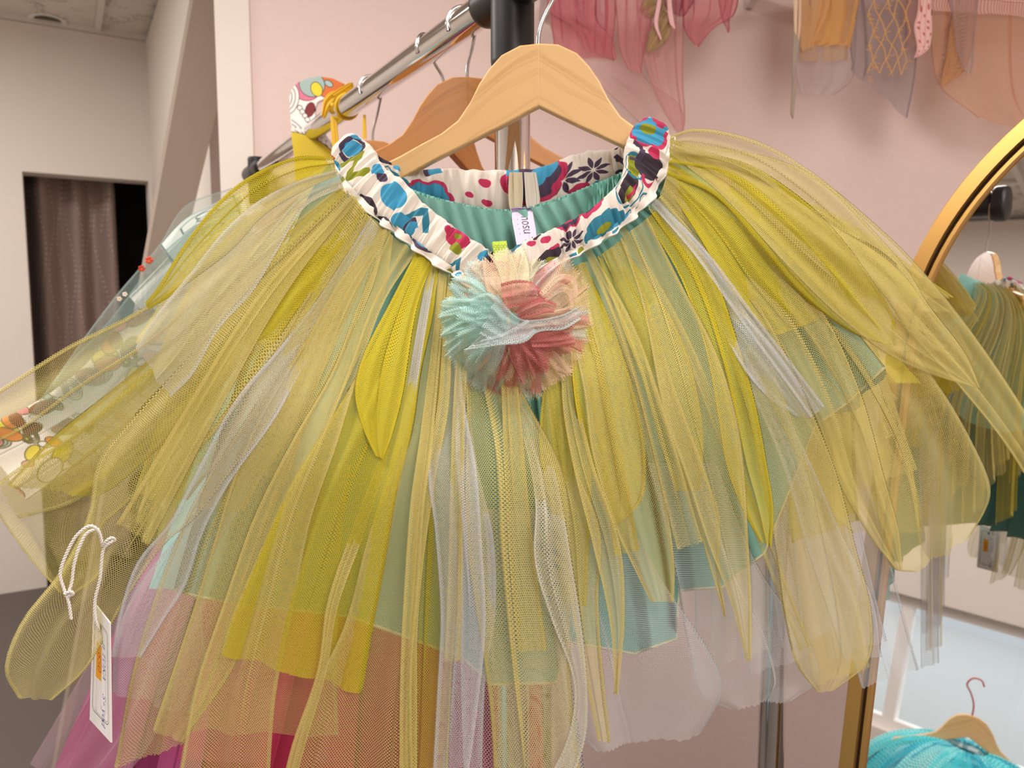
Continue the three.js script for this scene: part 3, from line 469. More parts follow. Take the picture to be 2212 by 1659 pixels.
  blob(X(12.4), Yv(.16), 34, INK.o, .6); arc(12.4, .16, 38, INK.t, 6, 0, 6.28); blob(X(12.7), Yv(.3), 28, INK.d, 1.4); arc(12.5, .34, 24, INK.r, 9, 2, 5); arc(13.0, .12, 30, INK.p, 14, 3, 6.3); dot(13.2, .3, 16, INK.r); flower(14.1, .2, 54, INK.r, INK.b, INK.o); flower(14.9, .3, 40, INK.b, INK.r, INK.b); daisy(15.3, .1, 30, INK.p);
  // inner face of the back half
  daisy(17.75, .72, 40, INK.p); daisy(18.55, .74, 42, INK.p); flower(19.25, .82, 58, INK.r, INK.p, INK.b); dot(18.2, .58, 22, INK.r); blob(X(19.0), Yv(.9), 26, INK.b, 1); arc(20.7, .92, 74, INK.b, 26, 2.9, 6.6); arc(20.7, .92, 90, INK.p, 9, 2.9, 6.6); arc(23.0, .95, 56, INK.b, 18, 2.6, 6.4); arc(23.0, .95, 68, INK.p, 8, 2.6, 6.4); arc(3.0, .0, 60, INK.b, 20, .2, 3); arc(3.0, .0, 74, INK.p, 9, .2, 3); arc(10.0, .52, 56, INK.t, 18, 3.2, 6.2); flower(21.75, .62, 44, INK.r, INK.b, INK.b); dot(22.6, .66, 24, INK.t); dot(22.4, .86, 24, INK.b); wave(22.4, .77, INK.t, 2); blob(X(23.2), Yv(.9), 40, INK.d, .5); dot(23.6, .8, 22, INK.o); dot(24.3, .74, 26, INK.d); zig(16.8, .75, 30, INK.p, 2);
  for (let i = 0; i < 70; i++) { const x = R(0, w); c.fillStyle = [INK.b, INK.r, INK.o, INK.p][i & 3]; c.beginPath(); c.arc(x, Yv(i & 1 ? R(.55, .98) : R(.52, .6)), R(5, 12), 0, 7); c.fill(); }
});
{
  const bp = parse(BAND), cb = new THREE.CatmullRomCurve3(bp.map((b) => V(b[0], b[1], b[2])), true), ctp = new THREE.CatmullRomCurve3(bp.map((b) => V(b[3], b[4], b[5])), true);
  const N = 1200, K = 28, pos = [], uv = [], idx = [], n = 25, B = [], T = [];
  const g1 = (cv, u) => { const p = cv.getPoint(u); return at(p.x, p.y, p.z); };
  for (let i = 0; i <= N; i++) { B.push(g1(cb, i / N % 1)); T.push(g1(ctp, i / N % 1)); }
  const ctr = at(1085, 420, .72), out = [];
  for (let i = 0; i <= N; i++) {
    const d = B[(i + 1) % N].clone().sub(B[(i + N - 1) % N]).add(T[(i + 1) % N]).sub(T[(i + N - 1) % N]).normalize(), up = T[i].clone().sub(B[i]), o = d.clone().cross(up).normalize();
    out.push(o); if (i) if (o.dot(out[i - 1]) < 0) o.negate();
  }
  if (out[336].dot(camera.position.clone().sub(ctr)) < 0) out.forEach((o) => o.negate());
  for (let i = 0; i <= N; i++) {
    const c = B[i].clone().add(T[i]).multiplyScalar(.5), u = i / N * n, up = T[i].clone().sub(B[i]).multiplyScalar(.5 * (1 + .16 * (vnoise(u * 2.2, 21, 55) - .5) + .1 * (vnoise(u * 6, 33, 150) - .5))), w0 = vnoise(u * 5, 3, 125) - .5, w1 = vnoise(u * 8, 9, 200) - .5;
    for (let k = 0; k <= K; k++) {
      const v = k / K, ph = v * 2 * Math.PI, cx = Math.cos(ph), sx = Math.sin(ph), q = Math.pow(Math.abs(sx), .55) * Math.sign(sx), e = Math.pow(Math.abs(sx), .7);
      const wr = e * (.0082 * w0 * (.6 + .4 * Math.cos(ph + w0 * 3)) + .0058 * w1 + .0030 * (vnoise(u * 15, v * 6, 375) - .5));
      const p = c.clone().addScaledVector(up, cx).addScaledVector(out[i], .0072 * q + wr * Math.sign(sx || 1));
      pos.push(p.x, p.y, p.z); uv.push(i / N, v);
    }
  }
  for (let i = 0; i < N; i++) for (let k = 0; k < K; k++) { const b = i * (K + 1) + k; idx.push(b, b + 1, b + K + 1, b + 1, b + K + 2, b + K + 1); }
  const g = new THREE.BufferGeometry(); g.setAttribute('position', new THREE.Float32BufferAttribute(pos, 3)); g.setAttribute('uv', new THREE.Float32BufferAttribute(uv, 2)); g.setIndex(idx); g.computeVertexNormals();
  const cot = phys({ map: bandTex, roughness: .85, side: THREE.DoubleSide, bumpMap: rep(weaveTex, 220, 24), bumpScale: .00018 });
  part('waistband', g, cot, tutu);
  // fluted hem below the band
  const rp = [], ri = [], ru = [], m = 900, nf = 280;
  for (let i = 0; i <= nf * 3; i++) { const f = (.004 + i / (nf * 3) * .575) * N, a = Math.floor(f), t = f - a, b = B[a].clone().lerp(B[a + 1], t), tp = T[a].clone().lerp(T[a + 1], t), o = out[a], dn = b.clone().sub(tp).normalize(), fd = Math.min(1, i / 30, (nf * 3 - i) / 60), wv = Math.sin(i * .155 + 1.5 * Math.sin(i * .031)) + .25 * Math.sin(i * .29);
    for (let k = 0; k <= 5; k++) { const s = k / 5, p = b.clone().addScaledVector(dn, -.003 + s * (.0025 + .0045 * fd + .002 * wv * fd)).addScaledVector(o, .0055 + .004 * wv * s); rp.push(p.x, p.y, p.z); ru.push(f / N, .5 + .06 * s); } }
  void m; for (let i = 0; i < nf * 3; i++) for (let k = 0; k < 5; k++) { const b = i * 6 + k; ri.push(b, b + 1, b + 6, b + 1, b + 7, b + 6); }
  const rg = new THREE.BufferGeometry(); rg.setAttribute('position', new THREE.Float32BufferAttribute(rp, 3)); rg.setAttribute('uv', new THREE.Float32BufferAttribute(ru, 2)); rg.setIndex(ri); rg.computeVertexNormals();
  part('fluted_hem', rg, cot, tutu);
  const edge = []; for (let i = 0; i <= nf * 3; i++) edge.push(V(rp[i * 18 + 15], rp[i * 18 + 16], rp[i * 18 + 17]));
  part('overlocked_edge', new THREE.TubeGeometry(new THREE.CatmullRomCurve3(edge), 900, .0009, 6), M.white, tutu);
}
// ---- seam allowance, brand label, ribbon loop
const flat = (st, o) => sheet(st, { k: 1, a: .1, depth: .15, curl: .0001, wander: 0, nu: 16, nv: 14, tile: .02, ...o });
for (const [q, s] of [['1100,372,1128,372;1098,410,1130,408;1100,445,1128,445;1106,466,1122,464', 1], ['1132,372,1158,372;1134,410,1164,408;1136,440,1166,436;1140,456,1158,452', 2]]) part('seam_allowance', flat(parse(q), { zf: () => .774 - s * .001, depth: 1.1, k: 2, a: .3 }), phys({ color: col(s === 1 ? '#e2d3b4' : '#e8dfd2'), roughness: .95, side: THREE.DoubleSide }), tutu);
{
  const lt = canvas(256, 512, (c, w, h) => {
    c.fillStyle = '#d9cbe0'; c.fillRect(0, 0, w, h); c.strokeStyle = 'rgba(255,255,255,.35)'; c.lineWidth = 2; for (let i = -40; i < 80; i++) { c.beginPath(); c.moveTo(i * 9, 0); c.lineTo(i * 9 + 120, h); c.stroke(); }
    c.save(); c.translate(96, 50); c.rotate(Math.PI / 2); c.fillStyle = '#4a4150'; c.font = '124px sans-serif'; c.fillText('mosu Tu', 0, 0); c.restore();
    for (let i = 0; i < 4; i++) { c.fillStyle = '#5a5060'; c.fillRect(52, 130 + i * 70, 7, 12); }
  }, false);
  const g = flat(parse('1105,455,1150,452;1107,480,1154,476;1112,505,1158,500;1118,540,1160,535'), { zf: (x, y) => .748 - (y - 450) * .0004, depth: .3, nu: 12 });
  unitUV(g);
  part('brand_label', g, phys({ map: lt, roughness: .35, side: THREE.DoubleSide, sheen: .3 }), tutu);
  part('label_fold', flat(parse('1103,450,1108,462;1118,448,1122,460;1135,450,1138,456;1150,448,1152,453'), { zf: () => .746, depth: 2, k: 3, a: .5 }), phys({ color: col('#c9a9d6'), roughness: .4, side: THREE.DoubleSide }), tutu);
  const rt = canvas(128, 256, (c, w, h) => { c.fillStyle = '#b4cf1e'; c.fillRect(0, 0, w, h); c.fillStyle = '#f3f7d8'; for (let i = 0; i < 6; i++) for (let j = 0; j < 10; j++) { c.beginPath(); c.arc(12 + i * 24 + (j & 1) * 12, 12 + j * 24, 5, 0, 7); c.fill(); } });
  const rg = flat(parse('1064,522,1094,520;1063,526,1095,524;1065,540,1096,540;1070,565,1098,565'), { zf: (x, y) => y < 524 ? .655 : .644 - .00004 * (y - 524), depth: .2, nu: 10 });
  unitUV(rg);
  part('ribbon_loop', rg, phys({ map: rt, roughness: .4, side: THREE.DoubleSide }), tutu);
}
// ---- tulle flower at the front
{
  const fl = sub('tulle_flower', tutu), cx = 1110, cy = 690, zf0 = .592;
  const ZF = (L) => (x, y) => { const r = Math.hypot(x - cx, y - cy) / 150; return zf0 - .026 * Math.sin(Math.PI * clamp(r * .8 + .15, 0, 1)) - L * .002 + .006 * r; };
  const AQt = '#bfe6de', CR = '#dd8480', PE = '#efcfb0', CRm = '#ecdfb8', ML = '#d3e4df';
  const petal = (deg, r1, hw, hex, L, dens = 'm') => {
    const a = deg * Math.PI / 180, st = [];
    for (const t of [0, .35, .7, 1]) { const r = lerp(14, r1, t), w = lerp(8, hw, Math.sqrt(t)), bend = a + .12 * Math.sin(t * 3 + deg); const x = cx + r * Math.cos(bend), y = cy - r * Math.sin(bend), nx = Math.sin(bend), ny = Math.cos(bend); st.push([x - nx * w, y - ny * w, x + nx * w, y + ny * w]); }
    part('petal', sheet(st, { zf: ZF(L), k: 0, nu: 30, nv: 18, pink: true, hem: .0024, depth: 1.5, wander: .4, curl: .0006, tile: .006 }), tulle(hex, dens === 'd' ? 'd' : dens === 'm' ? 'm' : 'p'), fl);
  };
  for (const [d, r, w, h, L, n] of [[262, 182, 20, CRm, 0], [245, 165, 22, AQt, 0], [280, 176, 22, CRm, 0], [228, 160, 30, AQt, 1], [295, 160, 34, PE, 1], [252, 165, 34, CR, 1, 'l'], [310, 165, 34, PE, 1], [270, 158, 40, CR, 2], [330, 165, 34, PE, 1], [345, 158, 32, CR, 2], [2, 160, 30, ML, 1], [15, 165, 34, PE, 1], [30, 175, 32, PE, 2], [44, 150, 24, CR, 1], [58, 140, 22, ML, 1], [75, 136, 26, CRm, 2], [92, 150, 30, CRm, 3, 'd'], [108, 138, 32, PE, 3, 'd'], [124, 145, 30, PE, 2], [138, 150, 26, CR, 0, 'l'], [146, 152, 32, AQt, 1], [160, 150, 34, AQt, 2, 'd'], [174, 156, 30, AQt, 3], [186, 154, 34, AQt, 2, 'd'], [198, 152, 30, AQt, 3], [212, 158, 32, ML, 2], [236, 170, 24, ML, 3], [300, 125, 50, CR, 4, 'd'], [322, 118, 44, CR, 4], [276, 120, 42, CR, 4], [252, 125, 30, PE, 3], [350, 120, 28, PE, 4], [200, 120, 32, AQt, 4, 'd'], [165, 112, 34, AQt, 5], [225, 120, 30, ML, 5]]) petal(d, r, w * 1.35, h, L, n);
  for (const [s, h, L, n, k] of [['1082,612,1086,668;1120,604,1128,662;1155,612,1178,652;1165,640,1208,662', CR, 8, 'd', 2], ['1110,672,1122,690;1140,650,1150,684;1170,642,1182,676;1205,655,1196,676', CR, 9, 'd', 2], ['1075,635,1035,722;1100,668,1086,746;1130,690,1140,730;1162,690,1170,716;1212,680,1216,712;1252,660,1253,690', '#d5e6e6', 10, 'm', 2], ['1040,735,1000,756;1080,722,1080,746;1125,700,1136,738;1140,690,1160,716', '#dfecec', 11, 'm', 1], ['1165,632,1180,652;1208,592,1214,632;1240,600,1226,640;1250,652,1232,664', '#f0d0b4', 9, 'm', 2], ['1010,640,1030,690;1050,630,1075,690;1085,650,1095,715', AQt, 7, 'm', 2], ['1140,715,1150,750;1190,705,1200,750;1235,700,1240,745', CR, 6, 'd', 2]])
    part('ruffle', sheet(parse(s), { zf: ZF(L), k: 1, nu: 30, nv: 22, a: .5, depth: 2, wander: .3, tile: .006, curl: .0016 }), tulle(h, n === 'd' ? 'm' : 'p'), fl);
}

// ---------------------------------------------------------------- price tag with cord
function cord(pts, r) {                                                  // two twisted strands
  const c = new THREE.CatmullRomCurve3(pts), L = c.getLength(), n = Math.ceil(L / .0006), out = [];
  for (const s of [0, Math.PI]) { const q = []; for (let i = 0; i <= n; i++) { const p = c.getPointAt(i / n), a = s + i / n * L / .0048 * Math.PI * 2, t = c.getTangentAt(i / n), e = V(0, 0, 1).cross(t).normalize(), f = t.clone().cross(e); q.push(p.addScaledVector(e, Math.cos(a) * r * .55).addScaledVector(f, Math.sin(a) * r * .55)); } out.push(new THREE.TubeGeometry(new THREE.CatmullRomCurve3(q), n, r * .62, 6)); }
  return merge(out);
}
{
  const tex = canvas(256, 640, (c, w, h) => {
    c.fillStyle = '#f4efee'; c.fillRect(0, 0, w, h); c.strokeStyle = '#5b4a52'; c.lineWidth = 4; c.beginPath(); c.roundRect(26, 70, w - 58, h - 140, 26); c.stroke(); c.lineWidth = 2; c.beginPath(); c.roundRect(36, 80, w - 78, h - 160, 20); c.stroke();
    c.strokeStyle = 'rgba(110,90,100,.5)'; for (const x of [72, 128, 184]) { c.beginPath(); c.moveTo(x, 110); c.lineTo(x, h - 110); c.stroke(); }
    c.fillStyle = '#f5a800'; c.fillRect(58, 190, 66, 190);
    const wr = (s, x, y, f, k) => { c.save(); c.translate(x, y); c.rotate(Math.PI / 2); c.font = f; c.fillStyle = k; c.fillText(s, 0, 0); c.restore(); };
    wr('850', 78, 235, 'italic 60px serif', '#c2331d'); wr('n TOKA', 146, 150, 'italic 56px serif', '#3a3f96'); wr('5+ yod', 146, 430, 'italic 54px serif', '#3a3f96'); wr('~~~~~~~~~~', 205, 120, 'bold 50px serif', 'rgba(60,160,190,.5)');
    c.fillStyle = '#3a2c30'; c.beginPath(); c.ellipse(116, 92, 12, 22, 0, 0, 7); c.fill(); c.beginPath(); c.arc(76, 545, 8, 0, 7); c.stroke();
  }, false);
  const q = [at(203, 1300, .60), at(238, 1345, .57), at(241, 1604, .57), at(195, 1554, .60)], n = q[1].clone().sub(q[0]).cross(q[3].clone().sub(q[0])).normalize().multiplyScalar(.0005);
  const t = thing('price_tag', 'white swing tag with an orange sticker and handwriting at the lower left of the tutu', 'price tag', q[3]);
  const pos = [], uvs = [], UVq = [[0, 1], [1, 1], [1, 0], [0, 0]], f = (ids, s) => { for (const i of ids) { pos.push(...q[i].clone().addScaledVector(n, s).toArray()); uvs.push(...UVq[i]); } };
  f([0, 3, 2, 0, 2, 1], 1); f([0, 2, 3, 0, 1, 2], -1); for (let i = 0; i < 4; i++) { const j = (i + 1) % 4; for (const [k, s] of [[i, 1], [j, 1], [i, -1], [j, 1], [j, -1], [i, -1]]) { pos.push(...q[k].clone().addScaledVector(n, s).toArray()); uvs.push(.02, .02); } }
  const g = new THREE.BufferGeometry(); g.setAttribute('position', new THREE.Float32BufferAttribute(pos, 3)); g.setAttribute('uv', new THREE.Float32BufferAttribute(uvs, 2)); g.computeVertexNormals();
  part('card', g, std({ map: tex, roughness: .6, side: THREE.DoubleSide }), t);
  const W3 = (s) => parse(s).map(([x, y, z]) => at(x, y, z));
  const cw = std({ color: col('#f3ece6'), roughness: .9 });
  part('cord', merge([cord(W3('222,1180,.575;212,1146,.57;196,1136,.568;168,1154,.566;142,1200,.566;130,1240,.567;138,1272,.567;148,1300,.567;154,1338,.568'), .0011), cord(W3('214,1142,.572;190,1150,.57;172,1180,.569;160,1220,.569;154,1262,.569;146,1284,.567'), .0011), cord(W3('222,1180,.575;226,1172,.572;240,1162,.571;248,1166,.574;226,1182,.575;216,1250,.577;205,1300,.58;207,1340,.582;216,1364,.586'), .0011), cord(W3('140,1284,.566;150,1278,.565;158,1282,.567;148,1288,.57'), .0012)]), cw, t);
}

// ---------------------------------------------------------------- garments behind on the rail
function simpleTutu(name, label, pos, cat, parts, opt = {}) {
  const t = thing(name, label, cat, pos);
  for (const [nm, s, mat, o] of parts) part(nm, sheet(parse(s), { zf: opt.zf, ...o }), mat, t);
  return t;
}
const satin = (hex) => phys({ color: col(hex), roughness: .55, side: THREE.DoubleSide, sheen: .3 });
simpleTutu('crimson_skirt', 'crimson skirt hanging behind the yellow tutu and the chrome post', at(1000, 420, .98), 'skirt', [
  ['skirt_panel', '900,420,1010,420;760,900,1000,900;560,1350,800,1350;420,1700,760,1720', satin('#b01f45'), { k: 3 }],
  ['skirt_panel', '980,420,1060,420;900,900,1060,900;800,1350,1070,1350;740,1720,1075,1720', satin('#a81c40'), { k: 3 }],
  ['skirt_panel', '1040,420,1110,420;1050,900,1150,900;1040,1350,1165,1350;1040,1720,1178,1720', satin('#b01f45'), { k: 3 }],
  ['tulle_overlay', '900,420,1110,420;700,900,1120,900;450,1400,1040,1400;380,1640,1050,1660', tulle('#d8577a', 'm'), { k: 7, L: 3, pink: true }],
  ['skirt_panel', '905,425,1105,425;700,900,1180,900;460,1350,1160,1350;430,1710,1175,1710', satin('#a81c40'), { k: 5, zf: (x, y) => .97 + .17 * sm(420, 1100, y) + .11 * Math.sqrt(Math.max(0, 1 - ((x - 1000 + (y - 420) * .13) / (110 + (y - 420) * .33)) ** 2)) }]], { zf: (x, y) => .97 + .17 * sm(420, 1100, y) - .05 * Math.sqrt(Math.max(0, 1 - ((x - 1000 + (y - 420) * .13) / (110 + (y - 420) * .33)) ** 2)) });
simpleTutu('magenta_skirt', 'magenta satin and tulle skirt hanging behind at the lower left, by the price tag', at(600, 560, 1.25), 'skirt', [
  ['skirt_panel', '640,560,720,560;420,1000,600,1000;235,1400,480,1400;95,1700,420,1720', satin('#b4467c'), { k: 3 }],
  ['skirt_panel', '660,560,760,560;540,1000,700,1000;330,1500,560,1500;270,1720,560,1720', satin('#8c1f58'), { k: 4, L: -3 }],
  ['skirt_panel', '680,560,800,560;600,1000,760,1000;470,1450,760,1450;400,1720,800,1720', satin('#a83a70'), { k: 4, L: -6 }],
  ['tulle_overlay', '640,560,700,560;400,1050,560,1050;240,1350,400,1400;120,1560,330,1600;60,1650,230,1720', tulle('#c9a3ad', 'l'), { k: 4, L: 4, pink: true }],
  ['skirt_panel', '645,565,795,565;430,1000,750,1000;300,1400,760,1400;120,1710,790,1710', satin('#9a2f66'), { k: 5, zf: (x, y) => 1.24 + .1 * Math.sqrt(Math.max(0, 1 - ((x - 715 + (y - 560) * .22) / (80 + (y - 560) * .26)) ** 2)) }]], { zf: (x, y) => 1.24 - .09 * Math.sqrt(Math.max(0, 1 - ((x - 715 + (y - 560) * .22) / (80 + (y - 560) * .26)) ** 2)) });
const doodle = canvas(512, 512, (c, w, h) => {
  c.fillStyle = '#eee6e2'; c.fillRect(0, 0, w, h); c.lineWidth = 5; const ks = ['#d8752a', '#9fb5ae', '#dfcb2a', '#d9768c', '#7a1c22', '#eee6e2', '#eee6e2'];
  for (let i = 0; i < 34; i++) { const x = R(0, w), y = R(0, h), r = R(24, 60), a = R(0, 6); for (const dx of [0, -w, w]) for (const dy of [0, -h, h]) { c.strokeStyle = '#2d2a2a'; c.fillStyle = ks[i % 7]; c.beginPath(); c.ellipse(x + dx, y + dy, r, r * .6, a, 0, 7); c.fill(); c.stroke(); if (i % 3 === 0) for (let k = 1; k < 4; k++) { c.beginPath(); c.ellipse(x + dx, y + dy, r * (1 - k * .22), r * .6 * (1 - k * .22), a, 0, 7); c.stroke(); } } }
});
const doodleMat = phys({ map: rep(doodle, 1), roughness: .75, side: THREE.DoubleSide });
{
  const zr = 1.47, t = thing('printed_dress', 'doodle printed dress with mint tulle skirt tied to the rail by a yellow ribbon', 'dress', at(640, 480, 1.5));
  const shp = new THREE.Shape(parse('627,215;632,195;645,181;665,172;690,168;720,172;745,184;738,200;705,215;688,224;682,240;684,260;693,274;705,292;722,316;745,345;770,390;640,400;637,340;632,300').map(([x, y]) => new THREE.Vector2((x - 690) / F * zr, (CY - y) / F * zr)));
  const bt = canvas(512, 819, (c, w, h) => {
    const s = w / 150, X = (x) => (x - 622) * s, Yy = (y) => (y - 165) * h / 240; c.fillStyle = '#eee4de'; c.fillRect(0, 0, w, h); c.lineWidth = 5; c.strokeStyle = '#2c2a28';
    const el = (x, y, rx, ry, a, k) => { c.fillStyle = k; c.beginPath(); c.ellipse(X(x), Yy(y), rx * s, ry * s, a, 0, 7); c.fill(); c.stroke(); };
    el(722, 184, 46, 34, .2, '#d06a24'); el(664, 190, 32, 30, .6, '#d9738c'); el(676, 186, 28, 26, .5, '#9fb4ac'); el(686, 196, 12, 16, -.4, '#e2cc2c'); el(712, 184, 6, 10, -1, '#a5bab2'); el(672, 240, 10, 16, .3, '#7a1c20'); el(622, 216, 26, 36, .2, '#eee4de'); el(622, 216, 18, 27, .2, '#eee4de'); el(622, 216, 11, 18, .2, '#eee4de');
    for (let i = 0; i < 12; i++) el(650 + i * 5.5, 236 + i * 8.5, 6, 5, .8, '#eee4de'); for (let i = 0; i < 5; i++) { c.beginPath(); c.moveTo(X(632), Yy(262 + i * 9)); c.quadraticCurveTo(X(652), Yy(272 + i * 8), X(676 - i * 3), Yy(312)); c.stroke(); }
    c.beginPath(); c.moveTo(X(622), Yy(286)); c.quadraticCurveTo(X(690), Yy(290), X(742), Yy(352)); c.lineTo(X(738), Yy(420)); c.lineTo(X(622), Yy(420)); c.fillStyle = '#cfb422'; c.fill(); c.stroke();
    c.strokeStyle = '#eee4de'; c.lineWidth = 26; c.beginPath(); c.moveTo(X(616), Yy(276)); c.quadraticCurveTo(X(694), Yy(282), X(750), Yy(350)); c.stroke(); c.strokeStyle = '#2c2a28'; c.lineWidth = 3; for (let i = 0; i < 11; i++) { c.beginPath(); c.ellipse(X(630 + i * 11), Yy(277 + i * i * .62), 6, 7, .3, 0, 7); c.stroke(); }
  }, false);
  const g = new THREE.ExtrudeGeometry(shp, { depth: .006, bevelEnabled: true, bevelSize: .0015, bevelThickness: .0015, bevelSegments: 2, bevelOffset: -.0015 });
  { const a = g.attributes.position, u = g.attributes.uv; for (let i = 0; i < a.count; i++) u.setXY(i, (a.getX(i) * F / zr + 690 - 622) / 150, 1 - (CY - a.getY(i) * F / zr - 165) / 240); }
  { const a = g.attributes.position; for (let i = 0; i < a.count; i++) { const p = V(a.getX(i) + (690 - CX) / F * zr, a.getY(i), -(zr - a.getZ(i))).applyMatrix4(camera.matrixWorld); a.setXYZ(i, p.x, p.y, p.z); } g.computeVertexNormals(); }
  part('bodice', g, phys({ map: bt, roughness: .7 }), t);
  const P3 = (s) => parse(s).map(([x, y, z]) => at(x, y, z));
  const rib = (s, k = 1) => flat(parse(s), { zf: () => 1.325 - k * .004, nu: 8, nv: 24, depth: .5 });
  const rn = sub('ribbon', t);
  part('ribbon_tail', rib('714,222,728,222;714,260,728,260;716,300,731,300;722,345,736,345;735,372,742,372'), M.yellowRibbon, rn);
  part('ribbon_tail', flat(parse('784,248,790,248;783,270,791,270;783,300,792,300'), { zf: () => 1.24, nu: 6 }), M.yellowRibbon, rn);
  part('ribbon_knot', flat(parse('716,202,726,215;735,190,742,206;752,180,758,196;762,178,764,186'), { zf: () => 1.318, nu: 20, depth: 2, k: 4 }), M.yellowRibbon, rn);
  part('ribbon_knot', flat(parse('722,196,730,205;712,200,722,222;700,214,712,234;696,236,704,252;694,250,700,256'), { zf: () => 1.322, nu: 16, depth: 2, k: 3 }), M.yellowRibbon, rn);
  { const c = railAt(.545), pts = []; for (let i = 0; i <= 24; i++) { const a = i / 24 * Math.PI * 2, p = c.clone().addScaledVector(UPV, Math.cos(a) * .0195).addScaledVector(E1, Math.sin(a) * .0195); pts.push(p.addScaledVector(RD, .012 * Math.sin(a * .5))); } part('ribbon_loop', tube(pts, .0022, 60, 8), M.yellowRibbon, rn); }
  void P3;
  const heart = canvas(512, 256, (c, w, h) => { c.fillStyle = '#dfe6e0'; c.fillRect(0, 0, w, h); c.strokeStyle = '#3b4a48'; c.lineWidth = 5; for (let i = 0; i < 5; i++) { c.save(); c.translate(50 + i * 104, 130); c.beginPath(); c.moveTo(-46, 100); c.lineTo(-14, -90); c.lineTo(30, -90); c.lineTo(50, 100); c.closePath(); c.fillStyle = i & 1 ? '#b9d3ca' : '#eef0ea'; c.fill(); c.stroke(); c.beginPath(); c.moveTo(2, 40); c.bezierCurveTo(-40, -10, -12, -60, 2, -28); c.bezierCurveTo(18, -60, 44, -10, 2, 40); c.stroke(); c.restore(); } });
  const z2 = (x, y) => 1.3 - .00012 * (y - 450);
  part('heart_panel', sheet(parse('520,415,560,520;460,440,500,530;400,470,440,560;350,530,400,600'), { zf: z2, k: 1, a: .3, depth: .4, tile: .16 }), phys({ map: heart, roughness: .8, side: THREE.DoubleSide }), t);
  part('printed_panel', sheet(parse('560,440,620,480;440,480,540,560;345,570,440,640;280,640,380,740'), { zf: z2, L: -1, k: 2, a: .5, tile: .3 }), phys({ color: col('#f3ebe4'), roughness: .8, side: THREE.DoubleSide }), t);
  part('printed_panel', sheet(parse('400,620,520,640;280,680,420,760;170,800,300,900;60,880,200,980;-60,930,60,1080'), { zf: z2, L: -2, k: 3, a: .6, tile: .24 }), doodleMat, t);
  part('tulle_overlay', sheet(parse('500,405,560,520;400,445,520,620;345,530,470,720;250,640,420,820;150,770,330,930;110,830,230,1010'), { zf: z2, L: 4, k: 4, a: .8 }), tulle('#a9bab0', 'l', .3), t);
  part('tulle_overlay', sheet(parse('520,420,560,560;360,540,520,700;230,700,430,860;130,800,330,980;60,900,260,1050'), { zf: z2, L: 2, k: 4, a: .8 }), tulle('#8aa69c', 'p', .3), t);
  for (const [x, y, r, h] of [[322, 562, 9, '#d9481f'], [306, 580, 8, '#c83a18'], [258, 646, 6, '#e8d2b8'], [270, 636, 6, '#efe0cf']]) { const c = at(x, y, 1.26), gs = []; for (let i = 0; i < 5; i++) gs.push(new THREE.SphereGeometry(r / F * .62, 10, 8).scale(1, .7, .5).translate(c.x + Math.cos(i * 1.257) * r / F * .7, c.y + Math.sin(i * 1.257) * r / F * .7, c.z)); part('flower_trim', merge(gs), std({ color: col(h) }), t); }
}

// ---------------------------------------------------------------- garments hanging in front of the pink wall
const zw = () => 1.62;
simpleTutu('pink_tutu', 'rose pink tulle tutu hanging high in front of the pink wall', at(1390, 60, 1.62), 'skirt', [
  ['tulle_strip', '1185,-70,1330,-70;1190,40,1330,40;1200,95,1326,100;1206,120,1326,130', tulle('#c8626c', 'd'), { k: 4 }],
  ['tulle_strip', '1180,-70,1300,-70;1188,20,1290,40;1240,60,1320,80;1260,110,1330,128', tulle('#cf7079', 'm'), { k: 3, L: 2 }],
  ['tulle_strip', '1185,-70,1400,-70;1190,60,1385,60;1250,150,1390,160;1300,190,1470,230;1380,270,1474,285', tulle('#dba09c', 'l'), { k: 3, L: -2 }],
  ['tulle_strip', '1320,-70,1420,-70;1330,30,1410,30;1340,100,1395,110;1355,150,1385,160', tulle('#cf7a7e', 'm'), { k: 3, L: 1 }],
  ['tulle_strip', '1370,-70,1480,-70;1380,60,1478,60;1400,160,1476,170;1430,240,1478,260;1462,288,1472,292', tulle('#d28f8c', 'm'), { k: 2 }],
  ['tulle_strip', '1470,-70,1600,-70;1472,20,1586,30;1480,60,1545,60;1500,95,1510,102', tulle('#c8626c', 'd'), { k: 3, L: 1 }],
  ['tulle_strip', '1400,-70,1560,-70;1420,-10,1500,0;1450,30,1480,36', tulle('#a84858', 'd'), { k: 4, L: 2 }],
  ['tulle_strip', '1540,-70,1598,-70;1560,40,1578,40;1567,70,1573,70', tulle('#c8626c', 'm'), { k: 1 }],
  ['flower_trim', '1380,20,1395,40;1400,-10,1440,40;1430,0,1450,60;1410,60,1440,90;1400,108,1410,112', phys({ color: col('#a88a5a'), roughness: .8, side: THREE.DoubleSide, transparent: true, alphaMap: NETS.v }), { k: 2, L: 4 }],
  ['ribbon', '1424,-70,1434,-70;1418,10,1428,10;1416,50,1424,50;1424,86,1428,86', satin('#eeb6b8'), { k: 1, a: .1, L: 6, nu: 8, depth: .3 }],
  ['ribbon', '1438,-70,1448,-70;1442,0,1452,0;1448,50,1458,48;1450,62,1456,62', satin('#eeb6b8'), { k: 1, a: .1, L: 6, nu: 8, depth: .3 }]], { zf: zw });
const netCoarse = dataTex(64, 64, (x, y) => (x % 16 < 4 || y % 16 < 4) ? .95 : .1);
const voile = (hex, o = .6) => phys({ color: col(hex), roughness: .85, transparent: true, opacity: o, transmission: .5, thickness: 0, side: THREE.DoubleSide });
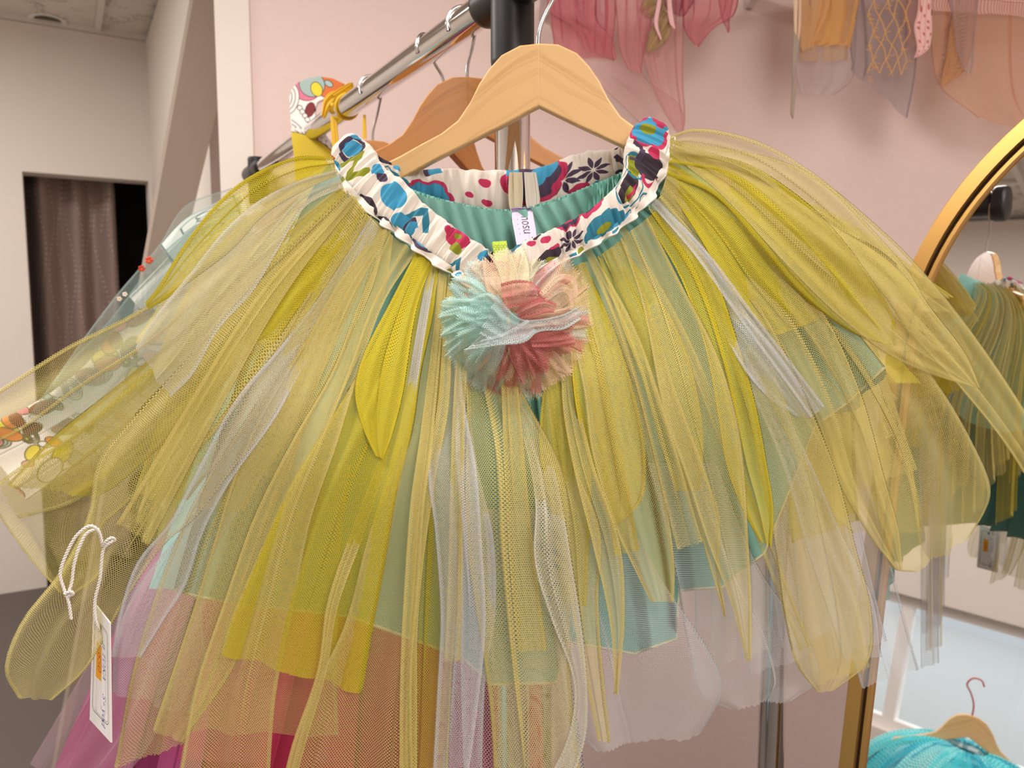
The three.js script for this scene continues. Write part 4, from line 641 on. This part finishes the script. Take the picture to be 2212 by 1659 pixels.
const dotted = canvas(256, 256, (c, w, h) => { c.fillStyle = '#edb9b2'; c.fillRect(0, 0, w, h); c.strokeStyle = 'rgba(255,230,222,.5)'; for (let i = 0; i < 64; i++) { c.beginPath(); c.moveTo(i * 4, 0); c.lineTo(i * 4, h); c.stroke(); } c.fillStyle = '#c0625a'; for (let i = 0; i < 5; i++) for (let j = 0; j < 5; j++) { c.beginPath(); c.ellipse(26 + i * 51 + (j & 1) * 25, 26 + j * 51, 6, 14, .2, 0, 7); c.fill(); } });
{
  const t = simpleTutu('rag_strip_skirt', 'skirt of orange, peach and dotted pink fabric strips hanging high beside the mirror', at(1950, 60, 1.6), 'skirt', [
    ['fabric_strip', '1760,-70,1866,-70;1768,40,1850,40;1760,80,1838,96;1736,96,1836,100', voile('#f8c070', .8), { k: 1, a: .3 }],
    ['fabric_strip', '1718,-70,1800,-70;1724,20,1790,20;1730,80,1770,70;1736,112,1760,100', voile('#f6c98a', .7), { k: 1, a: .3, L: 1 }],
    ['fabric_strip', '1722,-70,1860,-70;1730,60,1836,62;1732,133,1832,130', voile('#d9b68e', .6), { k: 2, L: -1 }],
    ['fabric_strip', '1800,-70,1990,-70;1830,40,1985,40;1836,130,1978,140;1838,150,1960,255', voile('#b3a4a6', .6), { k: 2, L: -3 }],
    ['fabric_strip', '1722,-70,1850,-70;1722,100,1850,100;1720,160,1842,170;1722,202,1800,205', voile('#cfc0be', .45), { k: 2, L: -3 }],
    ['fabric_strip', '1985,-70,2017,-70;1982,30,2013,20;1973,60,2013,60;1976,100,2006,100;1974,126,1996,116', phys({ map: rep(dotted, 1), roughness: .8, side: THREE.DoubleSide }), { k: 1, a: .2, L: 3, tile: .1 }],
    ['fabric_strip', '1940,-70,1990,-70;1950,20,1990,20;1958,80,1985,80;1960,100,1980,104', voile('#d59a8e', .35), { k: 2, L: 2 }],
    ['net_strip', '2010,-70,2280,-70;2012,0,2280,10;2016,24,2280,40', phys({ color: col('#eeb9b0'), alphaMap: netCoarse, transparent: true, roughness: .8, side: THREE.DoubleSide }), { k: 2, a: .4, L: 2, tile: .03 }],
    ['fabric_strip', '2062,0,2112,0;2048,60,2106,60;2042,130,2094,130;2036,160,2080,158;2030,182,2042,182', voile('#e0a860', .6), { k: 1, a: .3, L: 2 }],
    ['fabric_strip', '2010,-70,2320,-70;2014,120,2320,150;2030,190,2320,260;2110,255,2320,310', voile('#e6b088', .5), { k: 3, L: -2 }],
    ['fabric_strip', '2030,-70,2120,-70;2060,40,2110,40;2070,120,2104,120;2080,160,2095,160', voile('#c9b4b4', .45), { k: 1, L: 4 }]], { zf: () => 1.6 });
  const gs = [], jit = (x, y) => at(x + R(-4, 4), y + R(-4, 4), 1.585), cell = [];
  for (let r = 0; r < 7; r++) { cell.push([]); for (let c = 0; c < 4; c++) cell[r].push(jit(1880 + c * 26 + (r & 1) * 12 + r * -1.5, -30 + r * 32)); }
  const thr = (p, q, r = .0011) => gs.push(tube([p, p.clone().lerp(q, .5).add(V(R(-.003, .003), R(-.003, .003), 0)), q], r, 10, 6));
  for (let r = 0; r < 6; r++) for (let c = 0; c < 4; c++) { thr(cell[r][c], cell[r + 1][c]); const c2 = r & 1 ? c + 1 : c - 1; if (c2 >= 0 && c2 < 4) thr(cell[r][c], cell[r + 1][c2]); }
  for (let i = 0; i < 70; i++) { const r = R(0, 6.9) | 0, c = rnd() < .55 ? 0 : (R(0, 4) | 0), p = cell[r][c].clone().add(V(R(-.006, .006), R(-.016, .01), 0)); thr(p, p.clone().add(V(R(.004, .012), R(-.002, .002), .001)), .0008); }
  const lace = part('lace_netting', merge(gs), std({ color: col('#d7a56a'), roughness: .9 }), t); lace.userData.kind = 'stuff';
  const fr = []; for (let i = 0; i < 46; i++) { const k = i / 46, p = at(lerp(2062, 2032, k), lerp(20, 180, k), 1.59), q = at(lerp(2062, 2032, k) + R(-12, -2), lerp(20, 180, k) + R(-6, 6), 1.592); fr.push(tube([p, p.clone().lerp(q, .5).add(V(0, .001, 0)), q], .0005, 6, 5)); }
  for (let i = 0; i < 16; i++) { const y = 30 + i * 8.5, x0 = lerp(2060, 2034, i / 16); fr.push(tube([at(x0, y + 8, 1.586), at(x0 + 20, y, 1.585), at(x0 + 42, y - 3, 1.586)], .0004, 8, 5)); }
  part('frayed_fringe', merge(fr), std({ color: col('#86695f'), roughness: .9 }), t).userData.kind = 'stuff';
  const z = 1.585, g = thing('swing_tag', 'narrow beige card tag seen edge-on, hanging from ribbons left of the orange strips', 'price tag', at(1712, 160, z));
  const tri = (pts, dz = .006) => { const s = new THREE.Shape(parse(pts).map(([x, y]) => new THREE.Vector2((x - CX) / F * z, (CY - y) / F * z))); const e = new THREE.ExtrudeGeometry(s, { depth: dz, bevelEnabled: false }), a = e.attributes.position; for (let i = 0; i < a.count; i++) { const p = V(a.getX(i), a.getY(i), -z + a.getZ(i)).applyMatrix4(camera.matrixWorld); a.setXYZ(i, p.x, p.y, p.z); } e.computeVertexNormals(); return e; };
  const card = std({ color: col('#a39382'), roughness: .7 });
  part('card', tri('1713,70;1725,92;1719,122;1711,190;1710,150'), card, g); part('card', tri('1710,186;1718,188;1712,258;1707,246'), card, g);
  part('ribbon', flat(parse('1716,-70,1724,-70;1715,0,1724,0;1716,60,1722,60;1718,88,1722,90'), { zf: () => z, nu: 6 }), satin('#e3c2a2'), g);
  part('ribbon', flat(parse('1727,-70,1734,-70;1726,0,1732,0;1724,60,1730,60;1722,90,1726,90'), { zf: () => z - .003, nu: 6 }), satin('#dcb596'), g);
  const rl = thing('wall_rail', 'slim chrome wall rail above the hanging skirts', 'rail', at(1700, -80, 1.62));
  part('bar', capsule(at(1120, -72, 1.62), at(2330, -72, 1.6), .011, 20), M.chrome, rl);
  for (const x of [1180, 1660, 2280]) { const p = at(x, -72, 1.61); part('bracket', new RoundedBoxGeometry(.02, .03, .34, 2, .004).translate(p.x, p.y - .02, p.z - .17), M.chrome, rl); }
}

// ---------------------------------------------------------------- arched standing mirror
const cam2 = (v) => v.transformDirection(camera.matrixWorld);
const MN = cam2(V(-.78034, .07967, .62026)), MU = cam2(V(.61566, -.07608, .78433)), MV = cam2(V(.10967, .99391, .01032));
const MO = V(.47412, -.13939, -.99784).applyMatrix4(camera.matrixWorld);
const reflect = (p) => p.clone().addScaledVector(MN, -2 * p.clone().sub(MO).dot(MN));
{
  const R0 = .38, v0 = .175, h0 = MO.y / MV.y, vb = -h0 + .02;
  const arch = (d) => { const s = new THREE.Shape(); s.moveTo(d, vb + d); s.lineTo(d, v0); for (let i = 1; i <= 64; i++) { const a = Math.PI * (1 - i / 64); s.lineTo(R0 + (R0 - d) * Math.cos(a), v0 + (R0 - d) * Math.sin(a)); } s.lineTo(2 * R0 - d, vb + d); s.closePath(); return s; };
  const basis = new THREE.Matrix4().makeBasis(MU, MV, MN).setPosition(MO);
  if (basis.determinant() < 0) basis.makeBasis(MU, MV, MN.clone()).setPosition(MO);
  const place = (g) => g.applyMatrix4(basis);
  const t = thing('standing_mirror', 'arched floor mirror with a thin gold frame reflecting the tutu', 'mirror', MO.clone().addScaledVector(MV, vb).addScaledVector(MU, R0));
  const ring = (d0, d1, z0, z1, mat, nm) => { const s = arch(d0); s.holes.push(arch(d1)); part(nm, place(new THREE.ExtrudeGeometry(s, { depth: z1 - z0, bevelEnabled: true, bevelSize: .0008, bevelOffset: -.0008, bevelThickness: .0008, bevelSegments: 2, curveSegments: 4 }).translate(0, 0, z0)), mat, t); };
  ring(0, .018, -.02, .012, M.gold, 'frame'); ring(.018, .0225, -.02, .004, std({ color: col('#2a1a10'), roughness: .5 }), 'groove'); ring(.0225, .027, -.02, .006, M.gold, 'inner_bead');
  part('mirror_glass', place(new THREE.ShapeGeometry(arch(.026)).translate(0, 0, .001)), M.mirror, t);
  part('back_board', place(new THREE.ExtrudeGeometry(arch(.004), { depth: .008, bevelEnabled: false }).translate(0, 0, -.03)), M.dark, t);
  const top = MO.clone().addScaledVector(MU, R0).addScaledVector(MV, .2).addScaledVector(MN, -.03), ft = top.clone().addScaledVector(MN, -.32); ft.y = .012;
  part('prop_leg', capsule(top, ft, .012, 16), M.gold, t);
}
// turquoise skirt on a hanger, standing across the room and seen in the mirror
{
  const c = reflect(at(2100, 1545, 2.15)), yaw = Math.atan2(E1.x, E1.z);
  const t = thing('turquoise_tutu', 'turquoise tulle tutu on a wooden hanger, seen only in the mirror', 'skirt', c);
  const tq = ['#3fd0dc', '#1fb0c8', '#8fe6e6', '#55d8de'];
  for (let i = 0; i < 26; i++) {
    const a = i / 26 * Math.PI * 2 + R(-.1, .1), L = R(.3, .4), pos = [], uv = [], idx = [], w = R(.03, .05), s = R(0, 9);
    for (let j = 0; j <= 14; j++) for (let k = 0; k <= 8; k++) { const q = j / 14, u = k / 8 - .5, r = .05 + .25 * Math.sin(q * 1.5), an = a + u * w * lerp(4, 5, q) / (r + .05) * .5; pos.push(c.x + Math.cos(an) * r * 1.25, c.y - .09 + .03 * Math.sin(q * 2.6) - L * Math.pow(q, 1.6) + .006 * Math.sin(u * 20 + s), c.z + Math.sin(an) * r); uv.push(u * w * 40, q * L * 60); }
    for (let j = 0; j < 14; j++) for (let k = 0; k < 8; k++) { const b = j * 9 + k; idx.push(b, b + 9, b + 1, b + 1, b + 9, b + 10); }
    const g = new THREE.BufferGeometry(); g.setAttribute('position', new THREE.Float32BufferAttribute(pos, 3)); g.setAttribute('uv', new THREE.Float32BufferAttribute(uv, 2)); g.setIndex(idx); g.computeVertexNormals(); part('tulle_strip', g, tulle(tq[i % 4], 'd'), t);
  }
  { const g = new THREE.TorusGeometry(.06, .010, 12, 60).rotateX(Math.PI / 2).scale(1.25, 1, 1).translate(c.x, c.y - .12, c.z); part('waistband', g, std({ color: col('#127f92') }), t); }
  const h = makeHanger('clothes_hanger', 'wooden hanger with a red hook holding the turquoise tutu, seen in the mirror', 'a', c, yaw - .4, tube([V(0, -.02, 0), V(0, .03, 0), V(.012, .06, 0), V(.024, .08, 0), V(.012, .1, 0), V(-.01, .1, 0), V(-.018, .085, 0)], .0022, 50, 10));
  h.children.find((m) => m.name === 'hook').material = std({ color: col('#c2342c'), roughness: .4 });
  const st = thing('garment_stand', 'slim white garment stand carrying the turquoise tutu, seen in the mirror', 'stand', V(c.x, 0, c.z));
  part('post', capsule(V(c.x - .001, .01, c.z), V(c.x - .001, c.y - .15, c.z), .01, 16), M.white, st);
  part('foot', new THREE.CylinderGeometry(.12, .13, .02, 40).translate(c.x, .01, c.z), M.white, st);
}

scene.traverse((o) => { if (o.isMesh) o.castShadow = o.receiveShadow = true; });
renderer.render(scene, camera);
